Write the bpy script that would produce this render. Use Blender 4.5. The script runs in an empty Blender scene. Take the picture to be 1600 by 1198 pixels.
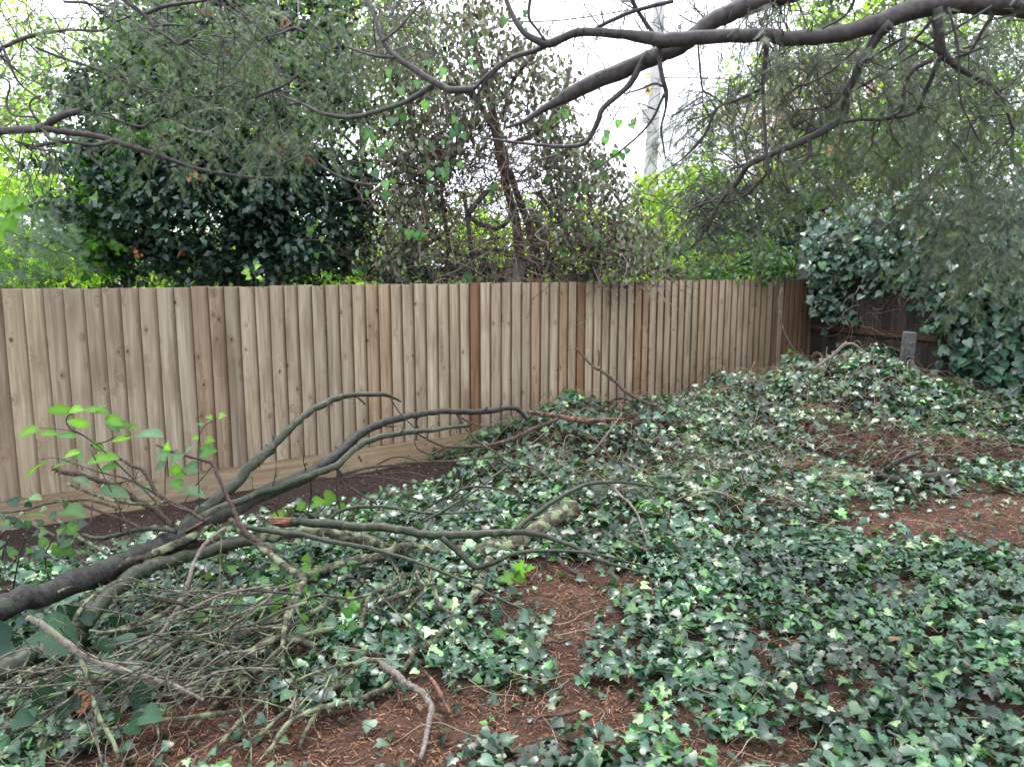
import bpy, math, random
import numpy as np
from mathutils import Vector

rng = np.random.default_rng(11)
random.seed(11)
scene = bpy.context.scene
COL = scene.collection
PI = math.pi

# ------------------------------------------------------------------ camera
F = 1202.0
PITCH = math.radians(8.5)
CAMZ = 1.6
cam_d = bpy.data.cameras.new("camera")
cam_d.sensor_width = 36.0
cam_d.lens = F / 1600 * 36
cam_d.clip_end = 2000
cam_d.clip_start = 0.05
cam = bpy.data.objects.new("camera", cam_d)
COL.objects.link(cam)
cam.location = (0, 0, CAMZ)
cam.rotation_euler = (math.radians(90) - PITCH, 0, 0)
scene.camera = cam
cam_d.dof.use_dof = True
cam_d.dof.focus_distance = 4.6
cam_d.dof.aperture_fstop = 4.5

# ------------------------------------------------------------------ world: bright overcast sky
SUN_EL, SUN_AZ = 62, -12      # azimuth clockwise from +Y
world = bpy.data.worlds.new("World")
scene.world = world
world.use_nodes = True
nt = world.node_tree
bg = nt.nodes["Background"]
sky = nt.nodes.new("ShaderNodeTexSky")
sky.sky_type = 'NISHITA'
sky.sun_disc = False
sky.sun_elevation = math.radians(SUN_EL)
sky.sun_rotation = math.radians(SUN_AZ)
sky.dust_density = 3.0
tc = nt.nodes.new("ShaderNodeTexCoord")
nz = nt.nodes.new("ShaderNodeTexNoise")
nz.inputs["Scale"].default_value = 2.2
nz.inputs["Detail"].default_value = 5
nt.links.new(tc.outputs["Generated"], nz.inputs["Vector"])
ramp = nt.nodes.new("ShaderNodeValToRGB")
ramp.color_ramp.elements[0].color = (11.5, 12.2, 14.0, 1)
ramp.color_ramp.elements[1].color = (16.5, 17.0, 18.5, 1)
ramp.color_ramp.elements[0].position = 0.3
ramp.color_ramp.elements[1].position = 0.7
nt.links.new(nz.outputs["Fac"], ramp.inputs["Fac"])
mx = nt.nodes.new("ShaderNodeMixRGB")
mx.inputs["Fac"].default_value = 0.88
nt.links.new(sky.outputs["Color"], mx.inputs["Color1"])
nt.links.new(ramp.outputs["Color"], mx.inputs["Color2"])
nt.links.new(mx.outputs["Color"], bg.inputs["Color"])
bg.inputs["Strength"].default_value = 0.1

sun_d = bpy.data.lights.new("sun", 'SUN')
sun_d.energy = 1.5
sun_d.angle = math.radians(14)
sun_d.color = (1.0, 0.97, 0.92)
sun = bpy.data.objects.new("sun", sun_d)
COL.objects.link(sun)
sdir = Vector((math.sin(math.radians(SUN_AZ)) * math.cos(math.radians(SUN_EL)),
               math.cos(math.radians(SUN_AZ)) * math.cos(math.radians(SUN_EL)), math.sin(math.radians(SUN_EL))))
sun.rotation_euler = sdir.to_track_quat('Z', 'Y').to_euler()
sun.location = (0, 0, 20)
scene.view_settings.view_transform = 'Standard'
scene.view_settings.look = 'None'
scene.view_settings.exposure = 1.2
scene.view_settings.gamma = 1.0
scene.render.engine = 'CYCLES'
scene.cycles.max_bounces = 7
scene.cycles.diffuse_bounces = 3
scene.cycles.glossy_bounces = 2
scene.cycles.transmission_bounces = 3
scene.cycles.transparent_max_bounces = 4
scene.cycles.use_denoising = True

# ------------------------------------------------------------------ helpers
cP, sP = math.cos(PITCH), math.sin(PITCH)

def ray(px, py):
    a = (px - 800) / F
    b = (599 - py) / F
    return np.array([a, cP + b * sP, -sP + b * cP])

def at(px, py, Y):
    d = ray(px, py)
    return np.array([0, 0, CAMZ]) + d * (Y / d[1])

def project(p):
    x, y, z = p[..., 0], p[..., 1], p[..., 2] - CAMZ
    dep = y * cP - z * sP
    up = y * sP + z * cP
    return 800 + F * x / dep, 599 - F * up / dep, dep

P0 = np.array([-3.60, 5.40])
U = np.array([0.810, 0.5864])
N = np.array([0.5864, -0.810])

def sm(x, a, b):
    t = np.clip((x - a) / (b - a), 0, 1)
    return t * t * (3 - 2 * t)

def wob(x, y, s, seed=0.0):
    return (np.sin(x * s * 1.3 + y * s * 0.7 + seed) * np.sin(y * s * 1.1 - x * s * 0.45 + 2.1 * seed)
            + 0.5 * np.sin(x * s * 2.9 - y * s * 1.9 + seed * 3) * np.sin(y * s * 2.6 + x * s * 1.2 + seed))

def ground(x, y):
    x = np.asarray(x, float); y = np.asarray(y, float)
    dx, dy = x - P0[0], y - P0[1]
    s = dx * U[0] + dy * U[1]
    d = dx * N[0] + dy * N[1]
    base = -0.27 * (1 - sm(d, 0.4, 3.6))
    base = base + 0.05 * sm(-s, -1.0, 3.0) * 0
    t = np.clip((s - 4) / 4, 0, 1)
    c = 1.1 + 0.55 * t
    w = np.where(d < c, 0.8 + 0.5 * t, 0.68 + 0.85 * t)
    win = sm(s, 2.9, 4.4)
    far = 1 - 0.5 * sm(s, 7.6, 9.2)
    amp = 0.50 - 0.15 * np.exp(-((s - 5.5) / 0.9) ** 2) + 0.15 * np.exp(-((s - 7.75) / 0.7) ** 2)
    H = amp * np.exp(-(np.abs(d - c) / w) ** 2.4) * win * far * np.where(d < -0.3, 0.0, 1.0)
    H = H * (1 + 0.12 * wob(x, y, 2.2, 1.0) + 0.2 * wob(x, y, 4.6, 3.0))
    H = H - 0.13 * np.exp(-((x - 2.62) / .35) ** 2 - ((y - 5.95) / .4) ** 2)
    near = sm(y, -3, 0) * (1 - sm(y, 13, 20))
    b = (0.018 * wob(x, y, 2.0, 0.5) + 0.008 * wob(x, y, 7.0, 2.0) + 0.004 * wob(x, y, 19.0, 4.0)) * near
    return base + H + b

def gp(px, py, h=0.0):
    d = ray(px, py)
    Y = 1.5
    while Y < 14:
        k = Y / d[1]
        x, z = d[0] * k, CAMZ + d[2] * k
        if z <= float(ground(x, Y)) + h:
            break
        Y += 0.02
    return np.array([x, Y, float(ground(x, Y)) + h])

class MB:
    """collects verts and faces (arrays of tris / quads) for one mesh object"""
    def __init__(s):
        s.v = []; s.c = []; s.t = []; s.q = []; s.n = 0
    def add(s, V, T=None, Q=None, C=(1, 1, 1)):
        V = np.asarray(V, np.float32).reshape(-1, 3)
        C = np.asarray(C, np.float32)
        if C.ndim == 1:
            C = np.repeat(C[None, :], len(V), 0)
        s.v.append(V); s.c.append(C)
        if T is not None and len(T): s.t.append(np.asarray(T, np.int64).reshape(-1, 3) + s.n)
        if Q is not None and len(Q): s.q.append(np.asarray(Q, np.int64).reshape(-1, 4) + s.n)
        s.n += len(V)
    def mesh(s, name, mat, smooth=True):
        V = np.concatenate(s.v); C = np.concatenate(s.c)
        T = np.concatenate(s.t) if s.t else np.zeros((0, 3), np.int64)
        Q = np.concatenate(s.q) if s.q else np.zeros((0, 4), np.int64)
        me = bpy.data.meshes.new(name)
        me.vertices.add(len(V)); me.vertices.foreach_set("co", V.ravel())
        loops = np.concatenate([T.ravel(), Q.ravel()]).astype(np.int32)
        me.loops.add(len(loops)); me.loops.foreach_set("vertex_index", loops)
        nt_, nq = len(T), len(Q)
        me.polygons.add(nt_ + nq)
        st = np.concatenate([np.arange(nt_) * 3, nt_ * 3 + np.arange(nq) * 4]).astype(np.int32)
        me.polygons.foreach_set("loop_start", st)
        me.polygons.foreach_set("use_smooth", np.full(nt_ + nq, smooth, dtype=bool))
        at_ = me.attributes.new("Col", 'FLOAT_COLOR', 'POINT')
        at_.data.foreach_set("color", np.concatenate([C, np.ones((len(C), 1), np.float32)], 1).astype(np.float32).ravel())
        me.update(calc_edges=True)
        me.materials.append(mat)
        return me
    def build(s, name, mat, parent=None, smooth=True):
        o = bpy.data.objects.new(name, s.mesh(name, mat, smooth))
        COL.objects.link(o)
        if parent: o.parent = parent
        return o

def tag(o, label=None, cat=None, group=None, kind=None):
    if label: o["label"] = label
    if cat: o["category"] = cat
    if group: o["group"] = group
    if kind: o["kind"] = kind
    return o

def empty(name, loc=(0, 0, 0)):
    o = bpy.data.objects.new(name, None)
    COL.objects.link(o)
    o.location = loc
    o.empty_display_size = 0.1
    return o

def spline(pts, sub):
    P = np.asarray(pts, float)
    if len(P) < 3 or sub < 2:
        t = np.linspace(0, len(P) - 1, (len(P) - 1) * max(sub, 1) + 1)
        i = np.minimum(t.astype(int), len(P) - 2); f = (t - i)[:, None]
        return P[i] * (1 - f) + P[i + 1] * f
    Q = np.vstack([2 * P[0] - P[1], P, 2 * P[-1] - P[-2]])
    out = []
    for i in range(1, len(Q) - 2):
        for k in range(sub):
            t = k / sub
            a, b, c, d = Q[i - 1], Q[i], Q[i + 1], Q[i + 2]
            out.append(0.5 * ((2 * b) + (c - a) * t + (2 * a - 5 * b + 4 * c - d) * t * t + (3 * b - a - 3 * c + d) * t ** 3))
    out.append(P[-1])
    return np.array(out)

def tube(mb, pts, rad, sides=6, sub=3, rough=0.0, wig=0.0, C=(1, 1, 1)):
    """tapered tube through pts; rad same length as pts"""
    PR = spline(np.hstack([np.asarray(pts, float), np.asarray(rad, float)[:, None]]), sub)
    P, R = PR[:, :3].copy(), np.maximum(PR[:, 3], 0.0004)
    n = len(P)
    if wig:
        P[1:-1] += rng.normal(0, 1, (n - 2, 3)) * (R[1:-1, None] * wig)
    T = np.gradient(P, axis=0)
    T /= np.linalg.norm(T, axis=1, keepdims=True) + 1e-9
    ref = np.array([0, 0, 1.0]) if abs(T[0][2]) < 0.9 else np.array([1.0, 0, 0])
    x = np.cross(T[0], ref); x /= np.linalg.norm(x)
    ang = np.arange(sides) / sides * 2 * PI
    V = []
    for i in range(n):
        x = x - T[i] * x.dot(T[i]); x /= np.linalg.norm(x) + 1e-9
        y = np.cross(T[i], x)
        r = R[i] * (1 + rough * rng.uniform(-1, 1, sides)) if rough else np.full(sides, R[i])
        V.append(P[i] + np.outer(np.cos(ang) * r, x) + np.outer(np.sin(ang) * r, y))
    V = np.vstack(V)
    Q = []
    for i in range(n - 1):
        a = i * sides
        for k in range(sides):
            k2 = (k + 1) % sides
            Q.append((a + k, a + k2, a + sides + k2, a + sides + k))
    V = np.vstack([V, P[0], P[-1]])
    c0, c1 = n * sides, n * sides + 1
    T3 = []
    e = (n - 1) * sides
    for k in range(sides):
        k2 = (k + 1) % sides
        T3.append((c0, k2, k)); T3.append((c1, e + k, e + k2))
    mb.add(V, T3, Q, C)
    return P, R

def unit(a):
    return a / (np.linalg.norm(a, axis=-1, keepdims=True) + 1e-9)

def scatter(mb, tmpl, pos, d, nrm, size, colors, widen=None):
    """put the template (verts, tris) at each pos: tip along d, face along nrm"""
    V, T = tmpl
    n = len(pos)
    if n == 0: return
    d = unit(np.asarray(d, float)); x = unit(np.cross(d, nrm)); z = np.cross(x, d)
    vx = V[None, :, 0, None] * (1 if widen is None else widen[:, None, None])
    W = vx * x[:, None, :] + V[None, :, 1, None] * d[:, None, :] + V[None, :, 2, None] * z[:, None, :]
    W = W * np.asarray(size)[:, None, None] + np.asarray(pos)[:, None, :]
    nv = len(V)
    TT = (T[None] + (np.arange(n) * nv)[:, None, None]).reshape(-1, 3)
    cc_ = np.repeat(np.asarray(colors)[:, None, :], nv, 1)
    if nv > 8 and nv < 20:
        cc_ = cc_ * vein_w(V)[None, :, None]
    mb.add(W.reshape(-1, 3), TT, None, cc_.reshape(-1, 3))

def vein_w(V):
    """paler along the midrib and towards the lobe tips, darker in the sinuses"""
    r = np.linalg.norm(V[:, :2] - V[0, :2], axis=1)
    w = .72 + .5 * r / r.max(); w[0] = 1.55
    return w

def fan(outline, ctr, fold, droop):
    o = np.array(outline, float)
    pts = np.vstack([[ctr[0], ctr[1]], o])
    z = fold * np.abs(pts[:, 0]) - droop * (pts[:, 1] - ctr[1]) ** 2
    z[0] -= 0.0
    V = np.column_stack([pts, z])
    n = len(o)
    T = np.array([(0, 1 + i, 1 + (i + 1) % n) for i in range(n)])
    return V, T

IVY = fan([(0, .04), (.2, -.1), (.43, -.02), (.52, .2), (.34, .3), (.5, .58), (.22, .58), (0, 1.02),
           (-.22, .58), (-.5, .58), (-.34, .3), (-.52, .2), (-.43, -.02), (-.2, -.1)], (0, .3), .22, .25)
IVY2 = fan([(0, .05), (.28, -.08), (.5, .12), (.4, .36), (.38, .6), (.14, .66), (0, .98),
            (-.18, .66), (-.34, .52), (-.42, .34), (-.48, .1), (-.22, -.1)], (0, .32), .35, .35)
IVY3 = fan([(0, .04), (.3, -.06), (.5, .14), (.36, .34), (.2, .66), (0, .92), (-.2, .62), (-.46, .4), (-.5, .08), (-.3, -.1)], (0, .3), -.15, .3)
HEART = fan([(0, .06), (.25, -.06), (.46, .1), (.46, .4), (.26, .72), (0, 1.05), (-.26, .72), (-.46, .4), (-.46, .1), (-.25, -.06)], (0, .36), .2, .25)
OVAL = fan([(0, 0), (.17, .12), (.27, .38), (.24, .66), (.12, .88), (0, 1.02), (-.12, .88), (-.24, .66), (-.27, .38), (-.17, .12)], (0, .45), .25, .22)
LEAF4 = (np.array([(0, 0, 0), (.32, .42, .08), (0, 1, -.12), (-.32, .42, .08), (0, .45, 0)], float),
         np.array([(0, 1, 4), (1, 2, 4), (4, 2, 3), (0, 4, 3)]))
WILT = (np.array([(0, 0, 0), (.30, .3, .16), (.2, .75, .2), (0, 1.05, -.05), (-.28, .45, .2), (0, .4, -.02)], float),
        np.array([(0, 1, 5), (1, 2, 5), (2, 3, 5), (5, 3, 4), (0, 5, 4)]))

def spray_template(nn=13, wid=.16, seed=1):
    """feathery conifer spray, length 1 along +y, needles both sides"""
    r = np.random.default_rng(seed)
    V, T = [], []
    def tri(a, b, c):
        k = len(V); V.extend([a, b, c]); T.append((k, k + 1, k + 2))
    tri((-.008, 0, 0), (.008, 0, 0), (0, 1, -.12))
    for i in range(nn):
        y = .05 + .9 * i / nn
        for s in (-1, 1):
            L = wid * (1 - .45 * y) * r.uniform(.75, 1.15)
            z = -.12 * y * y
            ty = y + L * r.uniform(.25, .7)
            tri((s * .002, y - .02, z), (s * .002, y + .02, z), (s * L, ty, z + r.uniform(-.05, .03)))
    return np.array(V), np.array(T)
SPRAYS = [spray_template(9, .30, 1), spray_template(11, .24, 2), spray_template(8, .36, 3)]

# ------------------------------------------------------------------ materials
def nmat(name):
    m = bpy.data.materials.new(name)
    m.use_nodes = True
    return m, m.node_tree, m.node_tree.nodes["Principled BSDF"]

def L(nt, a, b): nt.links.new(a, b)

def leaf_mat(name, rough=.4, spec=.5, trans=.3, tint=(1.25, 1.35, .6), bump=0.15, bscale=60):
    m, nt, p = nmat(name)
    at_ = nt.nodes.new("ShaderNodeAttribute"); at_.attribute_name = "Col"
    oi = nt.nodes.new("ShaderNodeObjectInfo")
    mul = nt.nodes.new("ShaderNodeMixRGB"); mul.blend_type = 'MULTIPLY'; mul.inputs[0].default_value = 1
    L(nt, at_.outputs["Color"], mul.inputs[1]); L(nt, oi.outputs["Color"], mul.inputs[2])
    tcn = nt.nodes.new("ShaderNodeTexCoord")
    n = nt.nodes.new("ShaderNodeTexNoise"); n.inputs["Scale"].default_value = bscale; n.inputs["Detail"].default_value = 3
    L(nt, tcn.outputs["Object"], n.inputs["Vector"])
    r = nt.nodes.new("ShaderNodeMapRange"); r.inputs[1].default_value = .3; r.inputs[2].default_value = .7
    r.inputs[3].default_value = .65; r.inputs[4].default_value = 1.35
    L(nt, n.outputs["Fac"], r.inputs[0])
    hs = nt.nodes.new("ShaderNodeHueSaturation")
    L(nt, r.outputs[0], hs.inputs["Value"]); L(nt, mul.outputs[0], hs.inputs["Color"])
    L(nt, hs.outputs[0], p.inputs["Base Color"])
    p.inputs["Roughness"].default_value = rough
    p.inputs["Specular IOR Level"].default_value = spec
    b = nt.nodes.new("ShaderNodeBump"); b.inputs["Strength"].default_value = bump; b.inputs["Distance"].default_value = .004
    L(nt, n.outputs["Fac"], b.inputs["Height"]); L(nt, b.outputs[0], p.inputs["Normal"])
    t = nt.nodes.new("ShaderNodeBsdfTranslucent")
    m2 = nt.nodes.new("ShaderNodeMixRGB"); m2.blend_type = 'MULTIPLY'; m2.inputs[0].default_value = 1
    m2.inputs[2].default_value = (*tint, 1)
    L(nt, hs.outputs[0], m2.inputs[1]); L(nt, m2.outputs[0], t.inputs["Color"])
    ms = nt.nodes.new("ShaderNodeMixShader"); ms.inputs[0].default_value = trans
    L(nt, p.outputs[0], ms.inputs[1]); L(nt, t.outputs[0], ms.inputs[2])
    L(nt, ms.outputs[0], nt.nodes["Material Output"].inputs["Surface"])
    return m

def bark_mat(name, c1, c2, lichen=None, amt=.5, scale=9, rough=.75, spec=.3, bump=.6, stretch=(1, 1, 1)):
    m, nt, p = nmat(name)
    tcn = nt.nodes.new("ShaderNodeTexCoord")
    mp = nt.nodes.new("ShaderNodeMapping"); mp.inputs["Scale"].default_value = stretch
    L(nt, tcn.outputs["Object"], mp.inputs[0])
    n = nt.nodes.new("ShaderNodeTexNoise"); n.inputs["Scale"].default_value = scale * 5; n.inputs["Detail"].default_value = 7
    n.inputs["Roughness"].default_value = .7
    L(nt, mp.outputs[0], n.inputs["Vector"])
    r = nt.nodes.new("ShaderNodeValToRGB")
    r.color_ramp.elements[0].position = .38; r.color_ramp.elements[1].position = .62
    r.color_ramp.elements[0].color = (*c1, 1); r.color_ramp.elements[1].color = (*c2, 1)
    L(nt, n.outputs["Fac"], r.inputs[0])
    out = r.outputs[0]
    if lichen:
        n2 = nt.nodes.new("ShaderNodeTexNoise"); n2.inputs["Scale"].default_value = scale * 1.6; n2.inputs["Detail"].default_value = 6
        L(nt, mp.outputs[0], n2.inputs["Vector"])
        r2 = nt.nodes.new("ShaderNodeMapRange")
        r2.inputs[1].default_value = .66 - .3 * amt; r2.inputs[2].default_value = .74 - .3 * amt
        L(nt, n2.outputs["Fac"], r2.inputs[0])
        mxn = nt.nodes.new("ShaderNodeMixRGB"); mxn.inputs[2].default_value = (*lichen, 1)
        L(nt, r2.outputs[0], mxn.inputs[0]); L(nt, out, mxn.inputs[1])
        out = mxn.outputs[0]
    at_ = nt.nodes.new("ShaderNodeAttribute"); at_.attribute_name = "Col"
    mul = nt.nodes.new("ShaderNodeMixRGB"); mul.blend_type = 'MULTIPLY'; mul.inputs[0].default_value = 1
    L(nt, out, mul.inputs[1]); L(nt, at_.outputs["Color"], mul.inputs[2])
    L(nt, mul.outputs[0], p.inputs["Base Color"])
    p.inputs["Roughness"].default_value = rough
    p.inputs["Specular IOR Level"].default_value = spec
    b = nt.nodes.new("ShaderNodeBump"); b.inputs["Strength"].default_value = bump; b.inputs["Distance"].default_value = .006
    L(nt, n.outputs["Fac"], b.inputs["Height"]); L(nt, b.outputs[0], p.inputs["Normal"])
    return m

def wood_mat(name, base, dark, rough=.8, old=0.0):
    """sawn softwood: grain along local z, knots, stains; object colour tints each board"""
    m, nt, p = nmat(name)
    N_ = nt.nodes.new
    tcn = N_("ShaderNodeTexCoord"); oi = N_("ShaderNodeObjectInfo")
    off = N_("ShaderNodeCombineXYZ")
    mu = N_("ShaderNodeMath"); mu.operation = 'MULTIPLY'; mu.inputs[1].default_value = 47.0
    L(nt, oi.outputs["Random"], mu.inputs[0])
    L(nt, mu.outputs[0], off.inputs[0]); L(nt, mu.outputs[0], off.inputs[2])
    add = N_("ShaderNodeVectorMath"); add.operation = 'ADD'
    L(nt, tcn.outputs["Object"], add.inputs[0]); L(nt, off.outputs[0], add.inputs[1])
    # knots
    mpk = N_("ShaderNodeMapping"); mpk.inputs["Scale"].default_value = (9.0, 0.01, 6.0)
    L(nt, add.outputs[0], mpk.inputs[0])
    vo = N_("ShaderNodeTexVoronoi"); vo.inputs["Scale"].default_value = 1.0; vo.inputs["Randomness"].default_value = 1.0
    L(nt, mpk.outputs[0], vo.inputs["Vector"])
    kr = N_("ShaderNodeMapRange"); kr.inputs[1].default_value = .055; kr.inputs[2].default_value = .12
    kr.inputs[3].default_value = 1; kr.inputs[4].default_value = 0
    L(nt, vo.outputs["Distance"], kr.inputs[0])
    halo = N_("ShaderNodeMapRange"); halo.inputs[1].default_value = .05; halo.inputs[2].default_value = .33
    halo.inputs[3].default_value = 1; halo.inputs[4].default_value = 0
    L(nt, vo.outputs["Distance"], halo.inputs[0])
    # keep a knot only in some cells
    sel = N_("ShaderNodeSeparateColor"); L(nt, vo.outputs["Color"], sel.inputs[0])
    gt = N_("ShaderNodeMath"); gt.operation = 'GREATER_THAN'; gt.inputs[1].default_value = .25
    L(nt, sel.outputs[0], gt.inputs[0])
    k1 = N_("ShaderNodeMath"); k1.operation = 'MULTIPLY'; L(nt, kr.outputs[0], k1.inputs[0]); L(nt, gt.outputs[0], k1.inputs[1])
    k2 = N_("ShaderNodeMath"); k2.operation = 'MULTIPLY'; L(nt, halo.outputs[0], k2.inputs[0]); L(nt, gt.outputs[0], k2.inputs[1])
    # grain, bent round knots
    mg = N_("ShaderNodeMapping"); mg.inputs["Scale"].default_value = (26, 26, 1.1)
    L(nt, add.outputs[0], mg.inputs[0])
    bend = N_("ShaderNodeVectorMath"); bend.operation = 'ADD'
    kv = N_("ShaderNodeMath"); kv.operation = 'MULTIPLY'; kv.inputs[1].default_value = 1.3
    L(nt, k2.outputs[0], kv.inputs[0])
    L(nt, mg.outputs[0], bend.inputs[0]); L(nt, kv.outputs[0], bend.inputs[1])
    g = N_("ShaderNodeTexNoise"); g.inputs["Scale"].default_value = 1.6; g.inputs["Detail"].default_value = 5
    g.inputs["Distortion"].default_value = .6
    L(nt, bend.outputs[0], g.inputs["Vector"])
    gr = N_("ShaderNodeValToRGB")
    gr.color_ramp.elements[0].position = .3; gr.color_ramp.elements[1].position = .72
    gr.color_ramp.elements[0].color = (base[0] * .62, base[1] * .56, base[2] * .5, 1)
    gr.color_ramp.elements[1].color = (base[0] * 1.12, base[1] * 1.12, base[2] * 1.12, 1)
    L(nt, g.outputs["Fac"], gr.inputs[0])
    # broad stains
    ms_ = N_("ShaderNodeMapping"); ms_.inputs["Scale"].default_value = (7, 7, 1.8)
    L(nt, add.outputs[0], ms_.inputs[0])
    st = N_("ShaderNodeTexNoise"); st.inputs["Scale"].default_value = 1.0; st.inputs["Detail"].default_value = 4
    L(nt, ms_.outputs[0], st.inputs["Vector"])
    sr = N_("ShaderNodeMapRange"); sr.inputs[1].default_value = .5; sr.inputs[2].default_value = .74
    sr.inputs[3].default_value = 0; sr.inputs[4].default_value = .72 + old * .3
    L(nt, st.outputs["Fac"], sr.inputs[0])
    m1 = N_("ShaderNodeMixRGB"); m1.inputs[2].default_value = (*dark, 1)
    L(nt, sr.outputs[0], m1.inputs[0]); L(nt, gr.outputs[0], m1.inputs[1])
    m2 = N_("ShaderNodeMixRGB"); m2.inputs[2].default_value = (dark[0] * .9, dark[1] * .8, dark[2] * .7, 1)
    hk = N_("ShaderNodeMath"); hk.operation = 'MULTIPLY'; hk.inputs[1].default_value = .3
    L(nt, k2.outputs[0], hk.inputs[0]); L(nt, hk.outputs[0], m2.inputs[0]); L(nt, m1.outputs[0], m2.inputs[1])
    m3 = N_("ShaderNodeMixRGB"); m3.inputs[2].default_value = (dark[0] * .42, dark[1] * .36, dark[2] * .32, 1)
    kk = N_("ShaderNodeMath"); kk.operation = 'MULTIPLY'; kk.inputs[1].default_value = .85
    L(nt, k1.outputs[0], kk.inputs[0]); L(nt, kk.outputs[0], m3.inputs[0]); L(nt, m2.outputs[0], m3.inputs[1])
    at_ = N_("ShaderNodeAttribute"); at_.attribute_name = "Col"
    me_ = N_("ShaderNodeMixRGB"); me_.blend_type = 'MULTIPLY'; me_.inputs[0].default_value = 1
    L(nt, m3.outputs[0], me_.inputs[1]); L(nt, at_.outputs["Color"], me_.inputs[2])
    mul = N_("ShaderNodeMixRGB"); mul.blend_type = 'MULTIPLY'; mul.inputs[0].default_value = 1
    L(nt, me_.outputs[0], mul.inputs[1]); L(nt, oi.outputs["Color"], mul.inputs[2])
    L(nt, mul.outputs[0], p.inputs["Base Color"])
    p.inputs["Roughness"].default_value = rough
    p.inputs["Specular IOR Level"].default_value = .25
    b = N_("ShaderNodeBump"); b.inputs["Strength"].default_value = .35; b.inputs["Distance"].default_value = .002
    L(nt, g.outputs["Fac"], b.inputs["Height"]); L(nt, b.outputs[0], p.inputs["Normal"])
    return m

M_ivy = leaf_mat("ivy_leaf_mat", .37, .8, .15, (1.2, 1.6, .4))
M_leaf = leaf_mat("fresh_leaf_mat", .42, .5, .45, (1.3, 1.5, .45))
M_bright = leaf_mat("bright_leaf_mat", .5, .4, .55, (1.5, 1.6, .5))  # high translucency and tint, imitating leaves backlit by bright sky
M_dark = leaf_mat("dark_evergreen_mat", .35, .6, .14, (1.1, 1.3, .6))
M_wilt = leaf_mat("wilted_leaf_mat", .6, .35, .35, (1.3, 1.2, .8))
M_yew = leaf_mat("yew_needle_mat", .5, .4, .3, (1.2, 1.3, .7), bump=0)
M_litter = bark_mat("needle_litter_mat", (.8, .8, .8), (1.1, 1.1, 1.1), scale=3, bump=0)
M_limb = bark_mat("dark_limb_bark", (.012, .0115, .011), (.05, .046, .04), (.05, .062, .036), .22, 8, .62, .35, 1.0, (1, 1, 1))
M_green = bark_mat("green_stem_bark", (.018, .024, .013), (.047, .056, .028), (.09, .082, .052), .25, 10, .5, .45, .25)
M_lichen = bark_mat("lichen_bark", (.04, .034, .025), (.13, .12, .085), (.23, .26, .15), .54, 11, .85, .2, .9)
M_pale = bark_mat("pale_stick_bark", (.10, .085, .07), (.27, .235, .2), (.17, .19, .11), .25, 12, .8, .25, .6)
M_brown = bark_mat("brown_twig_bark", (.04, .026, .02), (.115, .078, .058), (.14, .135, .09), .25, 12, .7, .3)
M_red = bark_mat("torn_red_wood", (.11, .045, .028), (.27, .14, .085), (.05, .035, .03), .5, 10, .7, .3)
M_yewbark = bark_mat("yew_bark", (.042, .036, .036), (.10, .086, .083), (.10, .08, .075), .2, 5, .7, .45, .8, (1, 1, 1))
M_straw = bark_mat("dead_stem_mat", (.8, .8, .8), (1.1, 1.1, 1.1), scale=4, bump=0)
M_wood = wood_mat("fence_board_wood", (.46, .39, .295), (.18, .12, .078))
M_gravel = wood_mat("gravel_board_wood", (.40, .32, .215), (.22, .15, .09))
M_oldwood = wood_mat("old_fence_wood", (.055, .047, .042), (.028, .022, .02), .85, .3)

def ground_mat():
    m, nt, p = nmat("soil_mat")
    N_ = nt.nodes.new
    tcn = N_("ShaderNodeTexCoord")
    n = N_("ShaderNodeTexNoise"); n.inputs["Scale"].default_value = 70; n.inputs["Detail"].default_value = 8; n.inputs["Roughness"].default_value = .75
    L(nt, tcn.outputs["Object"], n.inputs["Vector"])
    n2 = N_("ShaderNodeTexNoise"); n2.inputs["Scale"].default_value = 1.6; n2.inputs["Detail"].default_value = 4
    L(nt, tcn.outputs["Object"], n2.inputs["Vector"])
    at_ = N_("ShaderNodeAttribute"); at_.attribute_name = "Col"
    r = N_("ShaderNodeMapRange"); r.inputs[1].default_value = .3; r.inputs[2].default_value = .7
    r.inputs[3].default_value = .45; r.inputs[4].default_value = 1.6
    L(nt, n.outputs["Fac"], r.inputs[0])
    r2 = N_("ShaderNodeMapRange"); r2.inputs[1].default_value = .3; r2.inputs[2].default_value = .7
    r2.inputs[3].default_value = .75; r2.inputs[4].default_value = 1.2
    L(nt, n2.outputs["Fac"], r2.inputs[0])
    mu = N_("ShaderNodeMath"); mu.operation = 'MULTIPLY'
    L(nt, r.outputs[0], mu.inputs[0]); L(nt, r2.outputs[0], mu.inputs[1])
    hs = N_("ShaderNodeHueSaturation"); L(nt, mu.outputs[0], hs.inputs["Value"]); L(nt, at_.outputs["Color"], hs.inputs["Color"])
    L(nt, hs.outputs[0], p.inputs["Base Color"])
    p.inputs["Roughness"].default_value = .9
    p.inputs["Specular IOR Level"].default_value = .25
    b = N_("ShaderNodeBump"); b.inputs["Strength"].default_value = .9; b.inputs["Distance"].default_value = .012
    L(nt, n.outputs["Fac"], b.inputs["Height"]); L(nt, b.outputs[0], p.inputs["Normal"])
    return m
M_soil = ground_mat()

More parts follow.
